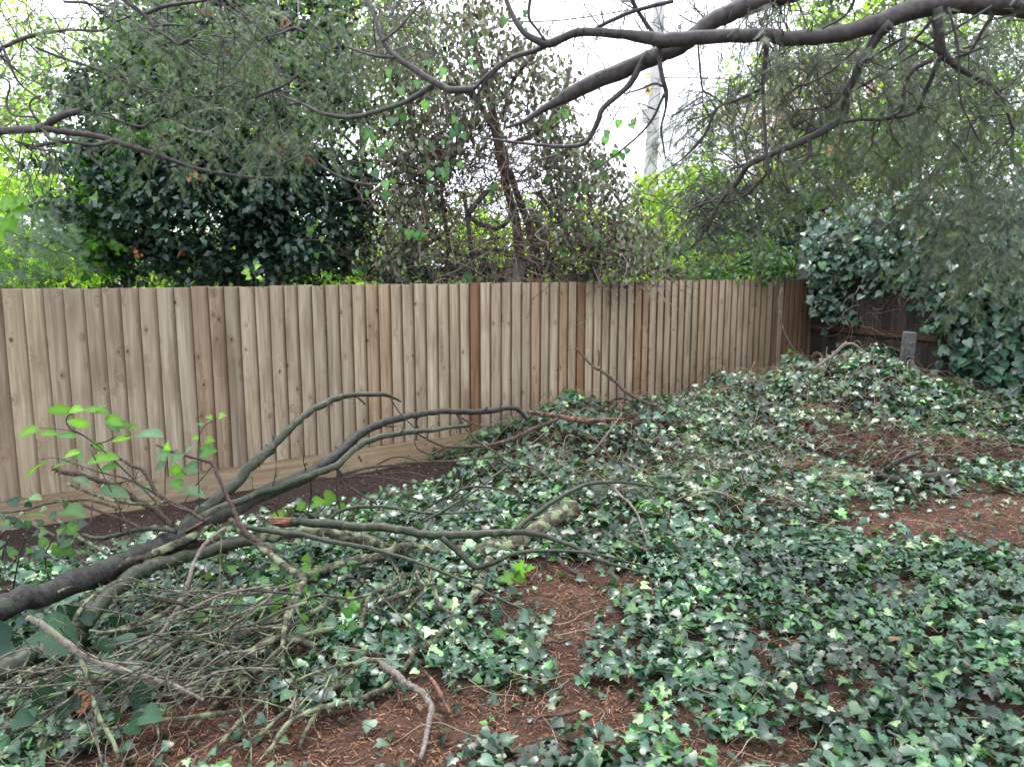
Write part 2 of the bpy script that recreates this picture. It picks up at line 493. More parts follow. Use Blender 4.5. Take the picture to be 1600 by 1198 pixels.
# ------------------------------------------------------------------ bare patches (centre on the ground, radii in m, strength)
_patch_px = [(1530, 822, .80, .42, 1.3), (1600, 800, .5, .4, 1.2), (1440, 800, .25, .12, .8), (865, 925, .26, .40, 1.1), (880, 1010, .12, .35, .9),
             (960, 915, .25, .14, .7), (740, 1140, .42, .20, 1.1), (900, 1110, .30, .16, .95), (600, 1190, .4, .14, 1.0),
             (300, 1130, .30, .14, .8), (250, 1195, .3, .1, .8), (1210, 1010, .14, .07, .7), (1380, 925, .22, .09, .8), (1060, 1120, .16, .10, .6),
             (1290, 1110, .12, .10, .55), (1120, 1185, .25, .08, .7), (1370, 1070, .12, .06, .55), (480, 1160, .2, .12, .8), (1250, 1170, .12, .06, .5)]
PATCH = []
for (px, py, rx, ry, st) in _patch_px:
    c = gp(px, py); PATCH.append((c[0], c[1], rx, ry, st))
HOLLOW = []
for (px, py, rx, ry, st) in [(1350, 705, .55, .42, .95), (1530, 722, .36, .25, .95), (1430, 735, .4, .18, .9), (1000, 672, .3, .12, .5), (1290, 660, .4, .2, .4), (1240, 740, .25, .12, .5)]:
    c = gp(px, py); HOLLOW.append((c[0], c[1], rx, ry, st))

def sd(x, y):
    dx, dy = x - P0[0], y - P0[1]
    return dx * U[0] + dy * U[1], dx * N[0] + dy * N[1]

def patches(x, y, lst):
    v = np.zeros_like(np.asarray(x, float))
    for (cx, cy, rx, ry, st) in lst:
        v = np.maximum(v, st * np.exp(-(((x - cx) / rx) ** 2 + ((y - cy) / ry) ** 2) ** 1.0))
    return v

def bare(x, y):
    s, d = sd(x, y)
    strip = (1 - sm(d, .75, 1.15)) * (1 - sm(s, 2.9, 3.7))
    b = np.maximum(patches(x, y, PATCH), patches(x, y, HOLLOW))
    b = b + .24 * wob(x, y, 5.0, 3.3) + .2 * wob(x, y, 13, 1.2)
    pile = (1 - sm(x, -.75, -.25)) * (1 - sm(y, 3.2, 4.3)) + .6 * (1 - sm(x, -1.2, -.6)) * (1 - sm(d, 2.2, 3.0))
    b = b + .24 * np.clip(pile, 0, 1)
    return np.maximum(np.maximum(b, strip * 1.4), np.where(d < .03, 2.0, 0.0))

# ------------------------------------------------------------------ ground sheet
def ticks(segs):
    out = []
    for a, b, st in segs:
        out.append(np.arange(a, b, st))
    return np.concatenate(out)
gx = ticks([(-900, -60, 120), (-60, -10, 8), (-10, -4.5, .5), (-4.5, 6.5, .045), (6.5, 12, .5), (12, 60, 8), (60, 901, 120)])
gy = ticks([(-60, -2, 8), (-2, 1.2, .4), (1.2, 11.5, .045), (11.5, 20, .6), (20, 60, 8), (60, 1300, 120)])
X, Y = np.meshgrid(gx, gy)
Z = ground(X, Y)
Z = Z + np.where((Y < 11.6) & (X > -4.5) & (X < 6.5), rng.normal(0, .0045, X.shape), 0)
s_, d_ = sd(X, Y)
pt = np.clip(patches(X, Y, PATCH), 0, 1)[..., None]
strip = ((1 - sm(d_, .9, 1.6)) * (1 - sm(s_, 2.9, 3.7)))[..., None]
c_soil = np.array([.045, .026, .018]); c_red = np.array([.088, .045, .030]); c_strip = np.array([.05, .034, .028]); c_far = np.array([.08, .11, .035])
Cg = c_soil * (1 - pt) + c_red * pt
Cg = Cg * (1 - strip) + c_strip * strip
farm = sm(-d_, .5, 3.0)[..., None]
Cg = Cg * (1 - farm) + c_far * farm
ny, nx = X.shape
idx = np.arange(ny * nx).reshape(ny, nx)
Q = np.stack([idx[:-1, :-1], idx[:-1, 1:], idx[1:, 1:], idx[1:, :-1]], -1).reshape(-1, 4)
mb = MB(); mb.add(np.stack([X, Y, Z], -1), None, Q, Cg.reshape(-1, 3))
tag(mb.build("ground", M_soil), kind="structure")

# ------------------------------------------------------------------ the new timber fence
fence = empty("timber_fence", (P0[0], P0[1], -.285))
tag(fence, "new pale closeboard timber fence with feather edge boards running behind the brush pile", "fence")
ANG = math.atan2(U[1], U[0])
ZB, ZT = -.045, 1.455

def wedge_mesh(name, w, h, mat):
    """feather-edge board: thick left edge standing proud, thin right edge tucked under the next; local x along fence, -y to camera"""
    mb = MB()
    zs = np.linspace(0, h, 7)
    V = []
    for z in zs:
        bx = 0.0012 * math.sin(z * 4 + w * 300)
        V += [(bx, -.043, z), (bx + .003, -.045, z), (w, -.0098, z), (w, -.004, z), (bx, -.0185, z)]
    n = 5; Q = []
    for i in range(len(zs) - 1):
        for k in range(n):
            a = i * n + k; b = i * n + (k + 1) % n
            Q.append((a, b, b + n, a + n))
    T = [(0, 2, 1), (0, 3, 2), (0, 4, 3)]
    e = (len(zs) - 1) * n
    T += [(e, e + 1, e + 2), (e, e + 2, e + 3), (e, e + 3, e + 4)]
    mb.add(V, T, Q)
    # rough sawn, browner outer edge, also darkened to paint shade into the seams
    E = []
    for z in zs:
        bx = 0.0012 * math.sin(z * 4 + w * 300)
        E += [(bx - .0012, -.0435, z), (bx - .0012, -.0185, z)]
    mb.add(E, None, [(2 * i, 2 * i + 1, 2 * i + 3, 2 * i + 2) for i in range(len(zs) - 1)], (.5, .38, .30))
    return mb.mesh(name, mat, smooth=False)

board_meshes = {}
def board_mesh(w, h, mat, key):
    k = (round(w, 3), round(h, 2), key)
    if k not in board_meshes: board_meshes[k] = wedge_mesh("board", w, h, mat)
    return board_meshes[k]

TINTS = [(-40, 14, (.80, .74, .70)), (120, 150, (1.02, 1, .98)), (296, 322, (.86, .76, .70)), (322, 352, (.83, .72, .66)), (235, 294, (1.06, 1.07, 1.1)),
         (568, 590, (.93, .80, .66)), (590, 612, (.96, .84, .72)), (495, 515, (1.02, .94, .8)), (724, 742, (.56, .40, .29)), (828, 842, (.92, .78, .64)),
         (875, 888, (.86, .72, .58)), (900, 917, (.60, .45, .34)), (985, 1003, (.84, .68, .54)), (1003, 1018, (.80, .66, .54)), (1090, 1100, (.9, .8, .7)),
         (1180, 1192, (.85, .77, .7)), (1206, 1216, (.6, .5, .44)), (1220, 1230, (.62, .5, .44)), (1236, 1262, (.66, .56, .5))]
s_pos = -1.6
END_S = (at(1272, 437, 1)[0:2])
# end of the fence: where the ray at px 1272 meets the fence line
a_ = (1272 - 800) / F
t_end = (P0[0] - a_ * P0[1] * 1.0) / (a_ * U[1] - U[0])
for _ in range(3):
    zc = 1.455 - CAMZ
    # x / (y cos - z sin) = a
    t_end = (P0[0] - a_ * (P0[1] * cP - zc * sP)) / (a_ * U[1] * cP - U[0])
nb = 0
while s_pos < t_end - .04:
    step = random.choice([.118, .122, .125, .125, .128, .131])
    p = np.array([P0[0] + U[0] * s_pos, P0[1] + U[1] * s_pos])
    pxm, _, _ = project(np.array([p[0] + U[0] * .06, p[1] + U[1] * .06, 1.4]))
    if pxm > -150:
        hh = 1.5
        o = bpy.data.objects.new("board", board_mesh(step + .024, hh, M_wood, "new"))
        COL.objects.link(o)
        o.parent = fence
        o.location = (p[0] - P0[0], p[1] - P0[1], ZB + .285 + random.uniform(-.006, .005))
        o.rotation_euler = (0, random.uniform(-.0025, .0025), ANG)
        v = random.choice([random.uniform(.92, 1.12), random.uniform(.78, 1.0)])
        tint = (v, v * random.uniform(.98, 1.01), v * random.uniform(.93, 1.0))
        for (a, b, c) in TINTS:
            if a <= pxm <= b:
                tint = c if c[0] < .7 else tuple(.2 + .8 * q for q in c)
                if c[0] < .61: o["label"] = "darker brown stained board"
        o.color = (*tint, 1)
        nb += 1
    s_pos += step

def plank(parent, origin, p0, p1, z0, z1, t0, t1, mat, name, along='x', tint=(1, 1, 1)):
    """box plank from p0 to p1 (xy); z0..z1; offsets t0..t1 from the fence line towards the camera"""
    p0 = np.array(p0); p1 = np.array(p1)
    Lw = np.linalg.norm(p1 - p0)
    mb = MB()
    # local frame: z runs ALONG the plank so that the wood grain follows it
    V = []
    nseg = 10
    for i in range(nseg + 1):
        l = Lw * i / nseg
        w = .0015 * math.sin(i * 1.3)
        for (y, x) in [(t0, z0 + w), (t0, z1 + w), (t1, z1 + w), (t1, z0 + w)]:
            V.append((x, y, l))
    Q = []
    for i in range(nseg):
        for k in range(4):
            a = i * 4 + k; b = i * 4 + (k + 1) % 4
            Q.append((a, b, b + 4, a + 4))
    Q += [(3, 2, 1, 0), (nseg * 4, nseg * 4 + 1, nseg * 4 + 2, nseg * 4 + 3)]
    mb.add(V, None, Q)
    o = mb.build(name, mat, parent, smooth=False)
    # local x -> world z, local z -> along, local y -> towards camera
    al = (p1 - p0) / Lw
    from mathutils import Matrix
    ax = Vector((0, 0, 1)); az = Vector((al[0], al[1], 0)); ay = az.cross(ax)
    R = Matrix((ax, ay, az)).transposed()
    o.rotation_euler = R.to_euler()
    o.location = (p0[0] - origin[0], p0[1] - origin[1], -origin[2])
    o.color = (*tint, 1)
    return o

def onf(s): return np.array([P0[0] + U[0] * s, P0[1] + U[1] * s])
def s_at_px(px, py):
    # fence-plane parameter for a pixel
    d = ray(px, py)
    # (k d - P0).N = 0
    k = (P0 @ N) / (d[0] * N[0] + d[1] * N[1])
    return float((np.array([d[0] * k, d[1] * k]) - P0) @ U)
sj = s_at_px(392, 740)
OR = (P0[0], P0[1], -.285)
g1 = plank(fence, OR, onf(-1.6), onf(sj - .004), ZB - .232, ZB - .004, .006, .034, M_gravel, "gravel_board")
g2 = plank(fence, OR, onf(sj), onf(sj + 3.6), ZB - .232, ZB - .004, .008, .036, M_gravel, "gravel_board", tint=(1.04, 1.03, .98))
plank(fence, OR, onf(sj + 3.604), onf(t_end), ZB - .232, ZB - .004, .006, .034, M_gravel, "gravel_board")
plank(fence, OR, onf(-1.6), onf(sj + .12), ZB - .47, ZB - .236, .001, .028, M_gravel, "gravel_board", tint=(.62, .47, .36))["label"] = "lower reddish brown gravel board"
# small nail heads low on the gravel boards
for k, (px, py) in enumerate([(430, 745), (443, 728), (700, 690), (711, 684), (180, 795)]):
    s0 = s_at_px(px, py)
    q = onf(s0)
    mbn = MB()
    ang = np.linspace(0, 2 * PI, 9)[:-1]
    c = np.array([q[0] + N[0] * .0375, q[1] + N[1] * .0375, 0])
    d = ray(px, py); kk = q[1] / d[1]
    c[2] = CAMZ + d[2] * kk
    ring = [c + np.array([U[0], U[1], 0]) * math.cos(a) * .013 + np.array([0, 0, 1]) * math.sin(a) * .013 - np.array([N[0], N[1], 0]) * .004 for a in ang]
    mbn.add([c] + ring, [(0, 1 + i, 1 + (i + 1) % 8) for i in range(8)])
    o = mbn.build("knot", M_brown, fence)
    o.location = (-P0[0], -P0[1], .285)

# ------------------------------------------------------------------ the old dark fence on the right
CORNER = onf(t_end) + N * .0
OD = np.array([.35, -.937]); OD /= np.linalg.norm(OD)
ON = np.array([-OD[1], OD[0]]) * -1        # towards the camera side (left)
old = empty("old_fence", (CORNER[0], CORNER[1], 0))
tag(old, "old dark weathered board fence with a horizontal rail under hanging ivy", "fence")
OR2 = (CORNER[0], CORNER[1], 0)
oang = math.atan2(OD[1], OD[0])
for i in range(38):
    s0 = .03 + i * .128
    p = CORNER + OD * s0
    h = 1.78 + random.uniform(-.015, .015)
    o = bpy.data.objects.new("board", board_mesh(.15, 1.78, M_oldwood, "old"))
    COL.objects.link(o); o.parent = old
    o.location = (p[0] - CORNER[0], p[1] - CORNER[1], -.25 + random.uniform(-.01, .01))
    o.rotation_euler = (0, random.uniform(-.005, .005), oang)
    v = random.uniform(.6, 1.35)
    o.color = (v, v * random.uniform(.92, 1.02), v * random.uniform(.88, 1.05), 1)
TN = np.array([OD[1], -OD[0]])   # local -y direction after rotation => camera side
def oplank(s0, s1, z0, z1, t0, t1, name, tint, lab=None):
    p0_ = CORNER + OD * s0; p1_ = CORNER + OD * s1
    o = plank(old, OR2, p0_, p1_, z0, z1, t0, t1, M_gravel, name, tint=tint)
    return o
oplank(.05, 2.35, .745, .815, .03, .085, "rail", (.22, .17, .15))
oplank(2.36, 4.9, .735, .80, .03, .085, "rail", (.18, .15, .14))
oplank(.05, 4.9, -.24, -.02, .03, .055, "gravel_board", (.25, .2, .18))

# ------------------------------------------------------------------ concrete / timber posts
def conc_mat(name, c1, c2, sc=30):
    return bark_mat(name, c1, c2, (c1[0] * .6, c1[1] * .75, c1[2] * .55), .4, sc / 5, .9, .2, .5)
M_conc = conc_mat("weathered_concrete", (.07, .07, .068), (.14, .137, .13))
M_hole = bark_mat("dark_hole", (.015, .015, .015), (.02, .02, .02), scale=3, bump=0)

def box(mb, x0, x1, y0, y1, z0, z1, C=(1, 1, 1), bev=0):
    V = [(x0, y0, z0), (x1, y0, z0), (x1, y1, z0), (x0, y1, z0), (x0, y0, z1), (x1, y0, z1), (x1, y1, z1), (x0, y1, z1)]
    Q = [(0, 3, 2, 1), (4, 5, 6, 7), (0, 1, 5, 4), (1, 2, 6, 5), (2, 3, 7, 6), (3, 0, 4, 7)]
    mb.add(V, None, Q, C)

# spur post with bolt holes
pc = at(1417, 518, 8.55)
spur = empty("fence_spur_post", (pc[0], pc[1], 0))
tag(spur, "short grey concrete spur post with bolt holes in front of the old dark fence", "post")
mb = MB()
w = .058
zt = pc[2]
# front face made of strips so the holes are real recesses
hz = [zt - .12, zt - .30, zt - .47, zt - .62]
cuts = [-.3] + sorted([z - .016 for z in hz] + [z + .016 for z in hz]) + [zt - .012]
for a, b in zip(cuts[:-1], cuts[1:]):
    hole = any(abs((a + b) / 2 - z) < .003 for z in hz)
    if hole:
        box(mb, -w, -.016, -w, w, a, b); box(mb, .016, w, -w, w, a, b); box(mb, -.0159, .0159, -w + .03, w - .001, a, b)
    else:
        box(mb, -w, w, -w, w, a, b)
V = [(-w, -w, zt - .012), (w, -w, zt - .012), (w, w, zt - .012), (-w, w, zt - .012), (-w + .012, -w + .012, zt), (w - .012, -w + .012, zt), (w - .012, w - .012, zt), (-w + .012, w - .012, zt)]
mb.add(V, None, [(4, 5, 6, 7), (0, 1, 5, 4), (1, 2, 6, 5), (2, 3, 7, 6), (3, 0, 4, 7)])
o = mb.build("post_shaft", M_conc, spur, smooth=False)
spur.rotation_euler = (0, math.radians(2.0), math.radians(-12))
for z in hz[:1] + hz[2:]:
    mbb = MB()
    tube(mbb, [(0, -w - .004, z), (0, -w + .028, z)], [.017, .017], 10, 1)
    tube(mbb, [(0, -w - .012, z), (0, -w - .003, z)], [.008, .008], 6, 1)
    mbb.build("bolt", M_pale, spur, smooth=False)

pc = at(1257, 370, 11.6)
gpost = MB()
box(gpost, -.06, .06, -.05, .05, -.3, 2.03)
gpost.add([(-.06, -.05, 2.03), (.06, -.05, 2.03), (.06, .05, 2.03), (-.06, .05, 2.03), (0, 0, 2.07)], [(0, 1, 4), (1, 2, 4), (2, 3, 4), (3, 0, 4)])
o = gpost.build("concrete_post", M_conc, smooth=False)
o.location = (pc[0], pc[1], 0); o.rotation_euler = (0, 0, ANG)
tag(o, "grey concrete post rising behind the far corner of the new fence", "post")

# telegraph pole in the sky gap
M_pole = bark_mat("pole_wood", (.42, .41, .41), (.55, .54, .54), scale=3, stretch=(1, 1, .2))  # colour lightened to paint in the wash-out against bright sky
Yp = 17.0
pb = at(1003, 300, Yp); ptp = at(1016, 70, Yp)
pole = empty("utility_pole", (pb[0], pb[1], -.3))
tag(pole, "washed-out pale utility pole with a yellow warning plate standing in the bright sky gap", "utility pole")
mb = MB()
tube(mb, [(0, 0, 0), (.16, 0, 3.6), (.30, 0, ptp[2] + 2.2)], [.15, .14, .12], 12, 4)
mb.build("pole_shaft", M_pole, pole)
M_yel, _nt, _p = nmat("yellow_plate"); _p.inputs["Base Color"].default_value = (.62, .50, .16, 1); _p.inputs["Roughness"].default_value = .5
M_blk, _nt, _p = nmat("black_print"); _p.inputs["Base Color"].default_value = (.03, .03, .03, 1)
zs = at(1010, 143, Yp)[2] + .3
xs = at(1010, 143, Yp)[0] - pb[0]
mb = MB(); box(mb, xs - .07, xs + .07, -.175, -.16, zs - .10, zs + .10)
pl = mb.build("warning_plate", M_yel, pole, smooth=False)
mb = MB()
mb.add([(xs - .05, -.178, zs - .05), (xs + .05, -.178, zs - .05), (xs, -.178, zs + .05)], [(0, 1, 2)])
mb.build("warning_triangle", M_blk, pl, smooth=False)
mb = MB(); box(mb, xs - .06, xs + .06, -.175, -.16, zs + .28, zs + .34)
mb.build("warning_plate", M_yel, pole, smooth=False)
mb = MB(); zc_ = at(1003, 183, Yp)[2] + .3; box(mb, -.06, .14, -.22, -.12, zc_ - .12, zc_ + .12)
mb.build("junction_box", M_pole, pole, smooth=False)
tp = pole.location + Vector((.28, -.02, ptp[2] + 1.7))
ca = at(1004, 125, Yp)
for k, (a, b, nm) in enumerate([((1008, 122, Yp), (1300, 95, 30.0), "thin overhead wire running right from the utility pole"),
                                ((990, 130, Yp), (905, 280, 13.0), "thin slanting stay wire left of the utility pole"),
                                ((560, 8, 11.0), (1010, 12, Yp), "thin overhead wire crossing the white sky at the top")]):
    A = at(*a); B = at(*b)
    mb = MB()
    tube(mb, [A, (A + B) / 2 - np.array([0, 0, .25 if k != 1 else 0]), B], [.012] * 3, 5, 5)
    tag(mb.build("overhead_wire", M_limb), nm, "wire")

# ================================================================== foliage builders
def pal(colors, n, jit=.18, w=None):
    C = np.array(colors, float)
    i = rng.choice(len(C), n, p=(None if w is None else np.array(w) / np.sum(w)))
    c = C[i] * (1 + rng.normal(0, jit, (n, 1))) * (1 + rng.normal(0, .05, (n, 3)))
    return np.clip(c, .004, .9)

def leaf_cloud(mb, centers, crad, per, size, colors, tmpl, up=.5, w=None, jit=.2, droop=.35, out=None):
    """clumps of leaves round each centre"""
    n = len(centers) * per
    c = np.repeat(centers, per, 0)
    cr = np.repeat(np.broadcast_to(crad, (len(centers),)), per)
    dirs = unit(rng.normal(0, 1, (n, 3)))
    dirs[:, 2] = np.where(dirs[:, 2] < -.3, -dirs[:, 2], dirs[:, 2])
    pos = c + dirs * (cr * rng.uniform(.35, 1.0, n))[:, None]
    nrm = unit(dirs * .8 + np.array([0, 0, up]) + rng.normal(0, .45, (n, 3)))
    d = unit(np.cross(nrm, rng.normal(0, 1, (n, 3)))) + np.array([0, 0, -droop])
    sz = rng.uniform(size[0], size[1], n)
    # clump-wise colour drift
    col = pal(colors, n, jit, w) * np.repeat(rng.uniform(.7, 1.3, (len(centers), 1)), per, 0)
    scatter(mb, tmpl, pos, d, nrm, sz, col)

def shell(center, radii, n, inner=.55, zmin=None):
    v = unit(rng.normal(0, 1, (n, 3)))
    r = rng.uniform(inner, 1.0, n) ** .6
    bump = 1 + .22 * np.sin(v[:, 0] * 5 + v[:, 2] * 4) * np.sin(v[:, 1] * 4 + 1.3) + .1 * np.sin(v[:, 2] * 11 + v[:, 0] * 9)
    p = np.array(center) + v * np.array(radii) * (r * bump)[:, None]
    if zmin is not None: p = p[p[:, 2] > zmin]
    return p

def px_region(n, poly, Y0, Y1, slope=None):
    """points in a real volume seen between two distances, filled where the photo shows that plant"""
    poly = np.array(poly, float)
    lo, hi = poly.min(0), poly.max(0)
    out = []
    while len(out) < n:
        q = rng.uniform(lo, hi, (n, 2))
        inside = np.zeros(n, bool)
        j = len(poly) - 1
        for i in range(len(poly)):
            xi, yi = poly[i]; xj, yj = poly[j]
            c = ((yi > q[:, 1]) != (yj > q[:, 1])) & (q[:, 0] < (xj - xi) * (q[:, 1] - yi) / (yj - yi + 1e-9) + xi)
            inside ^= c; j = i
        out.extend(q[inside].tolist())
    out = np.array(out[:n])
    Ys = rng.uniform(Y0, Y1, n)
    return np.array([at(a, b, y) for (a, b), y in zip(out, Ys)])

G_DARK = [(.012, .034, .024), (.02, .054, .032), (.032, .08, .042), (.04, .085, .055)]
G_MID = [(.05, .12, .035), (.08, .17, .05), (.035, .085, .035)]
G_BRIGHT = [(.34, .48, .08), (.25, .40, .07), (.44, .56, .14), (.17, .31, .05)]  # lightened: backlit glow is painted into these leaf colours
G_IVY = [(.022, .062, .030), (.035, .092, .040), (.055, .13, .05), (.05, .115, .075)]
G_WILT = [(.15, .16, .115), (.22, .22, .17), (.10, .085, .07), (.12, .17, .09), (.30, .32, .26), (.07, .056, .05), (.14, .21, .11)]

def random_stems(mb, n, poly, Y0, Y1, length, w, seglen=5, C=None, curl=.5, bias=(0, 0, 0), sides=4):
    starts = px_region(n, poly, Y0, Y1)
    for p in starts:
        d = unit(rng.normal(0, 1, 3) + np.array(bias))
        Ls = rng.uniform(*length) / seglen
        pts = [p]
        for k in range(seglen):
            d = unit(d + rng.normal(0, curl, 3))
            pts.append(pts[-1] + d * Ls)
        r = rng.uniform(*w)
        c = C[rng.integers(len(C))] if C is not None else (1, 1, 1)
        tube(mb, pts, np.linspace(r, r * .35, len(pts)), sides, 2, C=c)

# ------------------------------------------------------------------ far greenery beyond the fence
def tree(name, label, cat, x, y, h, rad, colors, mat, nc, per, size, tmpl=LEAF4, trunk=True, crad=.35, inner=.45, group=None, zc=None, trad=.12, w=None):
    t = empty(name, (x, y, -.27)); tag(t, label, cat, group)
    if trunk:
        mb = MB()
        tube(mb, [(x, y, -.3), (x + .08, y, h * .3), (x - .05, y + .05, h * .7)], [trad, trad * .8, trad * .35], 8, 4, .08)
        o = mb.build("trunk", M_yewbark, t); o.location = (-x, -y, .27)
        mb = MB()
        for k in range(9):
            a = rng.uniform(0, 2 * PI); z0 = h * rng.uniform(.2, .6)
            e = np.array([x + math.cos(a) * rad[0] * .7, y + math.sin(a) * rad[1] * .7, z0 + rng.uniform(.2, .5) * h * .6])
            s0 = np.array([x, y, z0])
            tube(mb, [s0, (s0 + e) / 2 + rng.normal(0, .1, 3), e], [trad * .4, trad * .25, trad * .1], 5, 3)
        o = mb.build("limb", M_yewbark, t); o.location = (-x, -y, .27)
    mb = MB()
    c = shell((x, y, zc if zc is not None else h * .6), rad, nc, inner, -.1)
    leaf_cloud(mb, c, crad, per, size, colors, tmpl, w=w)
    o = mb.build("crown", mat, t); o.location = (-x, -y, .27)
    return t

# a screen of separate bright trees and bushes at 13 - 24 m
FT = [(-11.5, 15, 4.2, (2.6, 2.2, 2.4), 1, "tall yellow-green tree at the far left edge beyond the fence"),
      (-8.2, 15.5, 3.4, (2.1, 1.8, 2.0), 1, "yellow-green bush beyond the fence between the left edge and the dark evergreen"),
      (-5.8, 19.0, 4.4, (2.4, 2.0, 2.6), 1, "mid green tree far behind the dark evergreen"),
      (-2.4, 18.0, 3.0, (2.3, 2.0, 1.9), 1, "pale green bush seen through the dark evergreen and brown stems"),
      (.4, 15.5, 2.7, (1.8, 1.6, 1.6), 0, "bright green bush behind the wilted ivy tree trunk"),
      (2.6, 15.0, 2.5, (1.5, 1.4, 1.4), 0, "lime green bush below the utility pole"),
      (5.0, 17.0, 4.2, (2.1, 1.8, 2.3), 0, "light green tree behind the pink blossom, centre right"),
      (8.3, 17.0, 5.2, (2.3, 2.0, 3.0), 1, "tall light green tree behind the drooping yew"),
      (11.2, 16.0, 3.0, (2.2, 1.8, 1.7), 0, "yellow-green bush low beyond the ivy, seen through the right-hand gap"),
      (13.6, 17.5, 5.6, (2.2, 2.2, 3.2), 1, "tall green tree at the far right edge beyond the ivy")]
FT += [(-12.5, 18, 8.0, (3.0, 2.2, 2.6), 0, "high pale green treetop beyond the upper left corner"),
       (-8.0, 20, 9.0, (2.6, 2.2, 2.6), 0, "high light green treetop left of the dark evergreen"),
       (-3.6, 19, 9.0, (2.2, 1.8, 2.2), 1, "high green treetop behind the top of the wilted ivy tree"),
       (8.2, 20, 8.6, (2.6, 2.2, 2.6), 0, "high light green treetop behind the drooping yew right of the blossom"),
       (12.8, 19, 9.0, (3.0, 2.4, 3.2), 1, "high green treetop beyond the upper right corner"),
       (4.6, 21, 4.4, (2.2, 1.8, 1.6), 0, "low pale bush far behind the blossom tree")]
for k, (x, y, h, rad, b, lab) in enumerate(FT):
    cols = G_BRIGHT if b == 0 else G_BRIGHT + G_MID
    nc = int(150 * rad[0] * rad[2] / 4)
    tree("leafy_tree", lab, "tree", x, y, h, rad, cols, M_bright, nc, 34, (.09, .17), crad=.42, inner=.3, group="pale trees beyond the fence", zc=h * (.55 if h < 7 else .68))
# low hedge far off so that no bare horizon shows
mb = MB()
cc = np.column_stack([rng.uniform(-26, 26, 1500), rng.uniform(24, 27, 1500), rng.uniform(-.2, 2.6, 1500)])
leaf_cloud(mb, cc, .6, 16, (.22, .4), G_BRIGHT + G_MID, LEAF4)
tag(mb.build("far_hedge", M_bright), "long loose green hedge far beyond everything along the horizon", "hedge", kind="stuff")

# pink blossom shrub
t = tree("blossom_tree", "distant tree with pale pink blossom beside the utility pole", "tree", 4.6, 12.5, 4.6, (1.1, .9, 1.3), [(.42, .22, .27), (.5, .32, .36), (.2, .26, .12), (.45, .2, .22)], M_wilt, 110, 26, (.05, .1), crad=.3, inner=.2, zc=3.7, trad=.07)
tree("grey_trunk_tree", "tall tree with a broad reddish grey trunk behind the drooping right-hand yew", "tree", 6.6, 13.2, 7.2, (1.5, 1.2, 2.0), G_MID + G_DARK, M_leaf, 110, 32, (.07, .12), crad=.35, zc=5.4, trad=.28)

# dark evergreen
dk = empty("dark_evergreen", (-3.3, 9.3, -.27))
tag(dk, "big dense dark evergreen behind the left part of the fence", "tree")
mb = MB()
for (px, py, Yc, rx, rz, n) in [(330, 330, 8.9, 1.35, .95, 240), (250, 200, 9.3, 1.1, 1.1, 170), (400, 180, 9.3, 1.25, 1.2, 230), (480, 330, 9.0, .85, .8, 120), (390, 40, 9.6, 1.25, .9, 150),
                                (330, -80, 9.8, 1.5, 1.0, 110), (180, 330, 8.7, .5, .75, 60)]:
    c0 = at(px, py, Yc)
    c = shell(c0, (rx, .9, rz), n, .45, -.2)
    leaf_cloud(mb, c, .24, 44, (.06, .115), G_DARK, LEAF4, w=[3, 3, 2, 1])
o = mb.build("crown", M_dark, dk); o.location = (3.3, -9.3, .27); o["kind"] = "stuff"
mb = MB()
core = at(380, 330, 9.4)
for i in range(5):
    b = np.array([-3.3 + rng.uniform(-.5, .5), 9.4 + rng.uniform(-.3, .3), -.3])
    e = at(rng.uniform(200, 520), rng.uniform(-20, 150), 9.6)
    tube(mb, [b, (b + e) / 2 + rng.normal(0, .15, 3), e], [.08, .06, .02], 7, 4, .08)
o = mb.build("trunk", M_yewbark, dk); o.location = (3.3, -9.3, .27)
# brighter leaves on its left flank
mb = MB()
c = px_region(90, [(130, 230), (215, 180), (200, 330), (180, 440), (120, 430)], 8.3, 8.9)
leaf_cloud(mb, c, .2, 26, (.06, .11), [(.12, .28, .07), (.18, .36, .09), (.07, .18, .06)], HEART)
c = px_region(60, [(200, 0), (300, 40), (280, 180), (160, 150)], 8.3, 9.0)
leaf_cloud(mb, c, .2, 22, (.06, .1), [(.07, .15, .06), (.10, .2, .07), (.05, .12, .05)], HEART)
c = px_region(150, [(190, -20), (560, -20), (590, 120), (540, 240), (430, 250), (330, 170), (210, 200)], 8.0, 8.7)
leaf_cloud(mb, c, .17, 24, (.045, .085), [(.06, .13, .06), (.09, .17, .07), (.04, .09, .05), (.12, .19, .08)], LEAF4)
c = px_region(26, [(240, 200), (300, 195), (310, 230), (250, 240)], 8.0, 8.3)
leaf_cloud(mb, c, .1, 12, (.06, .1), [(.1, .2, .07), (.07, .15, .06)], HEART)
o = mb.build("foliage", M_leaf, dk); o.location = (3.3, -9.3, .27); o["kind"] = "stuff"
# rust coloured dead sprays
mb = MB()
for (px, py) in [(425, 120), (425, 128), (440, 235), (420, 240), (482, 250), (480, 256), (320, 20), (445, 35), (210, 395), (285, 398), (300, 280), (365, 85)]:
    c0 = at(px, py, 8.1)
    leaf_cloud(mb, np.array([c0]), .07, 9, (.05, .09), [(.35, .11, .05), (.28, .1, .05), (.4, .2, .12)], LEAF4)
o = mb.build("dead_spray", M_wilt, dk); o.location = (3.3, -9.3, .27); o["kind"] = "stuff"

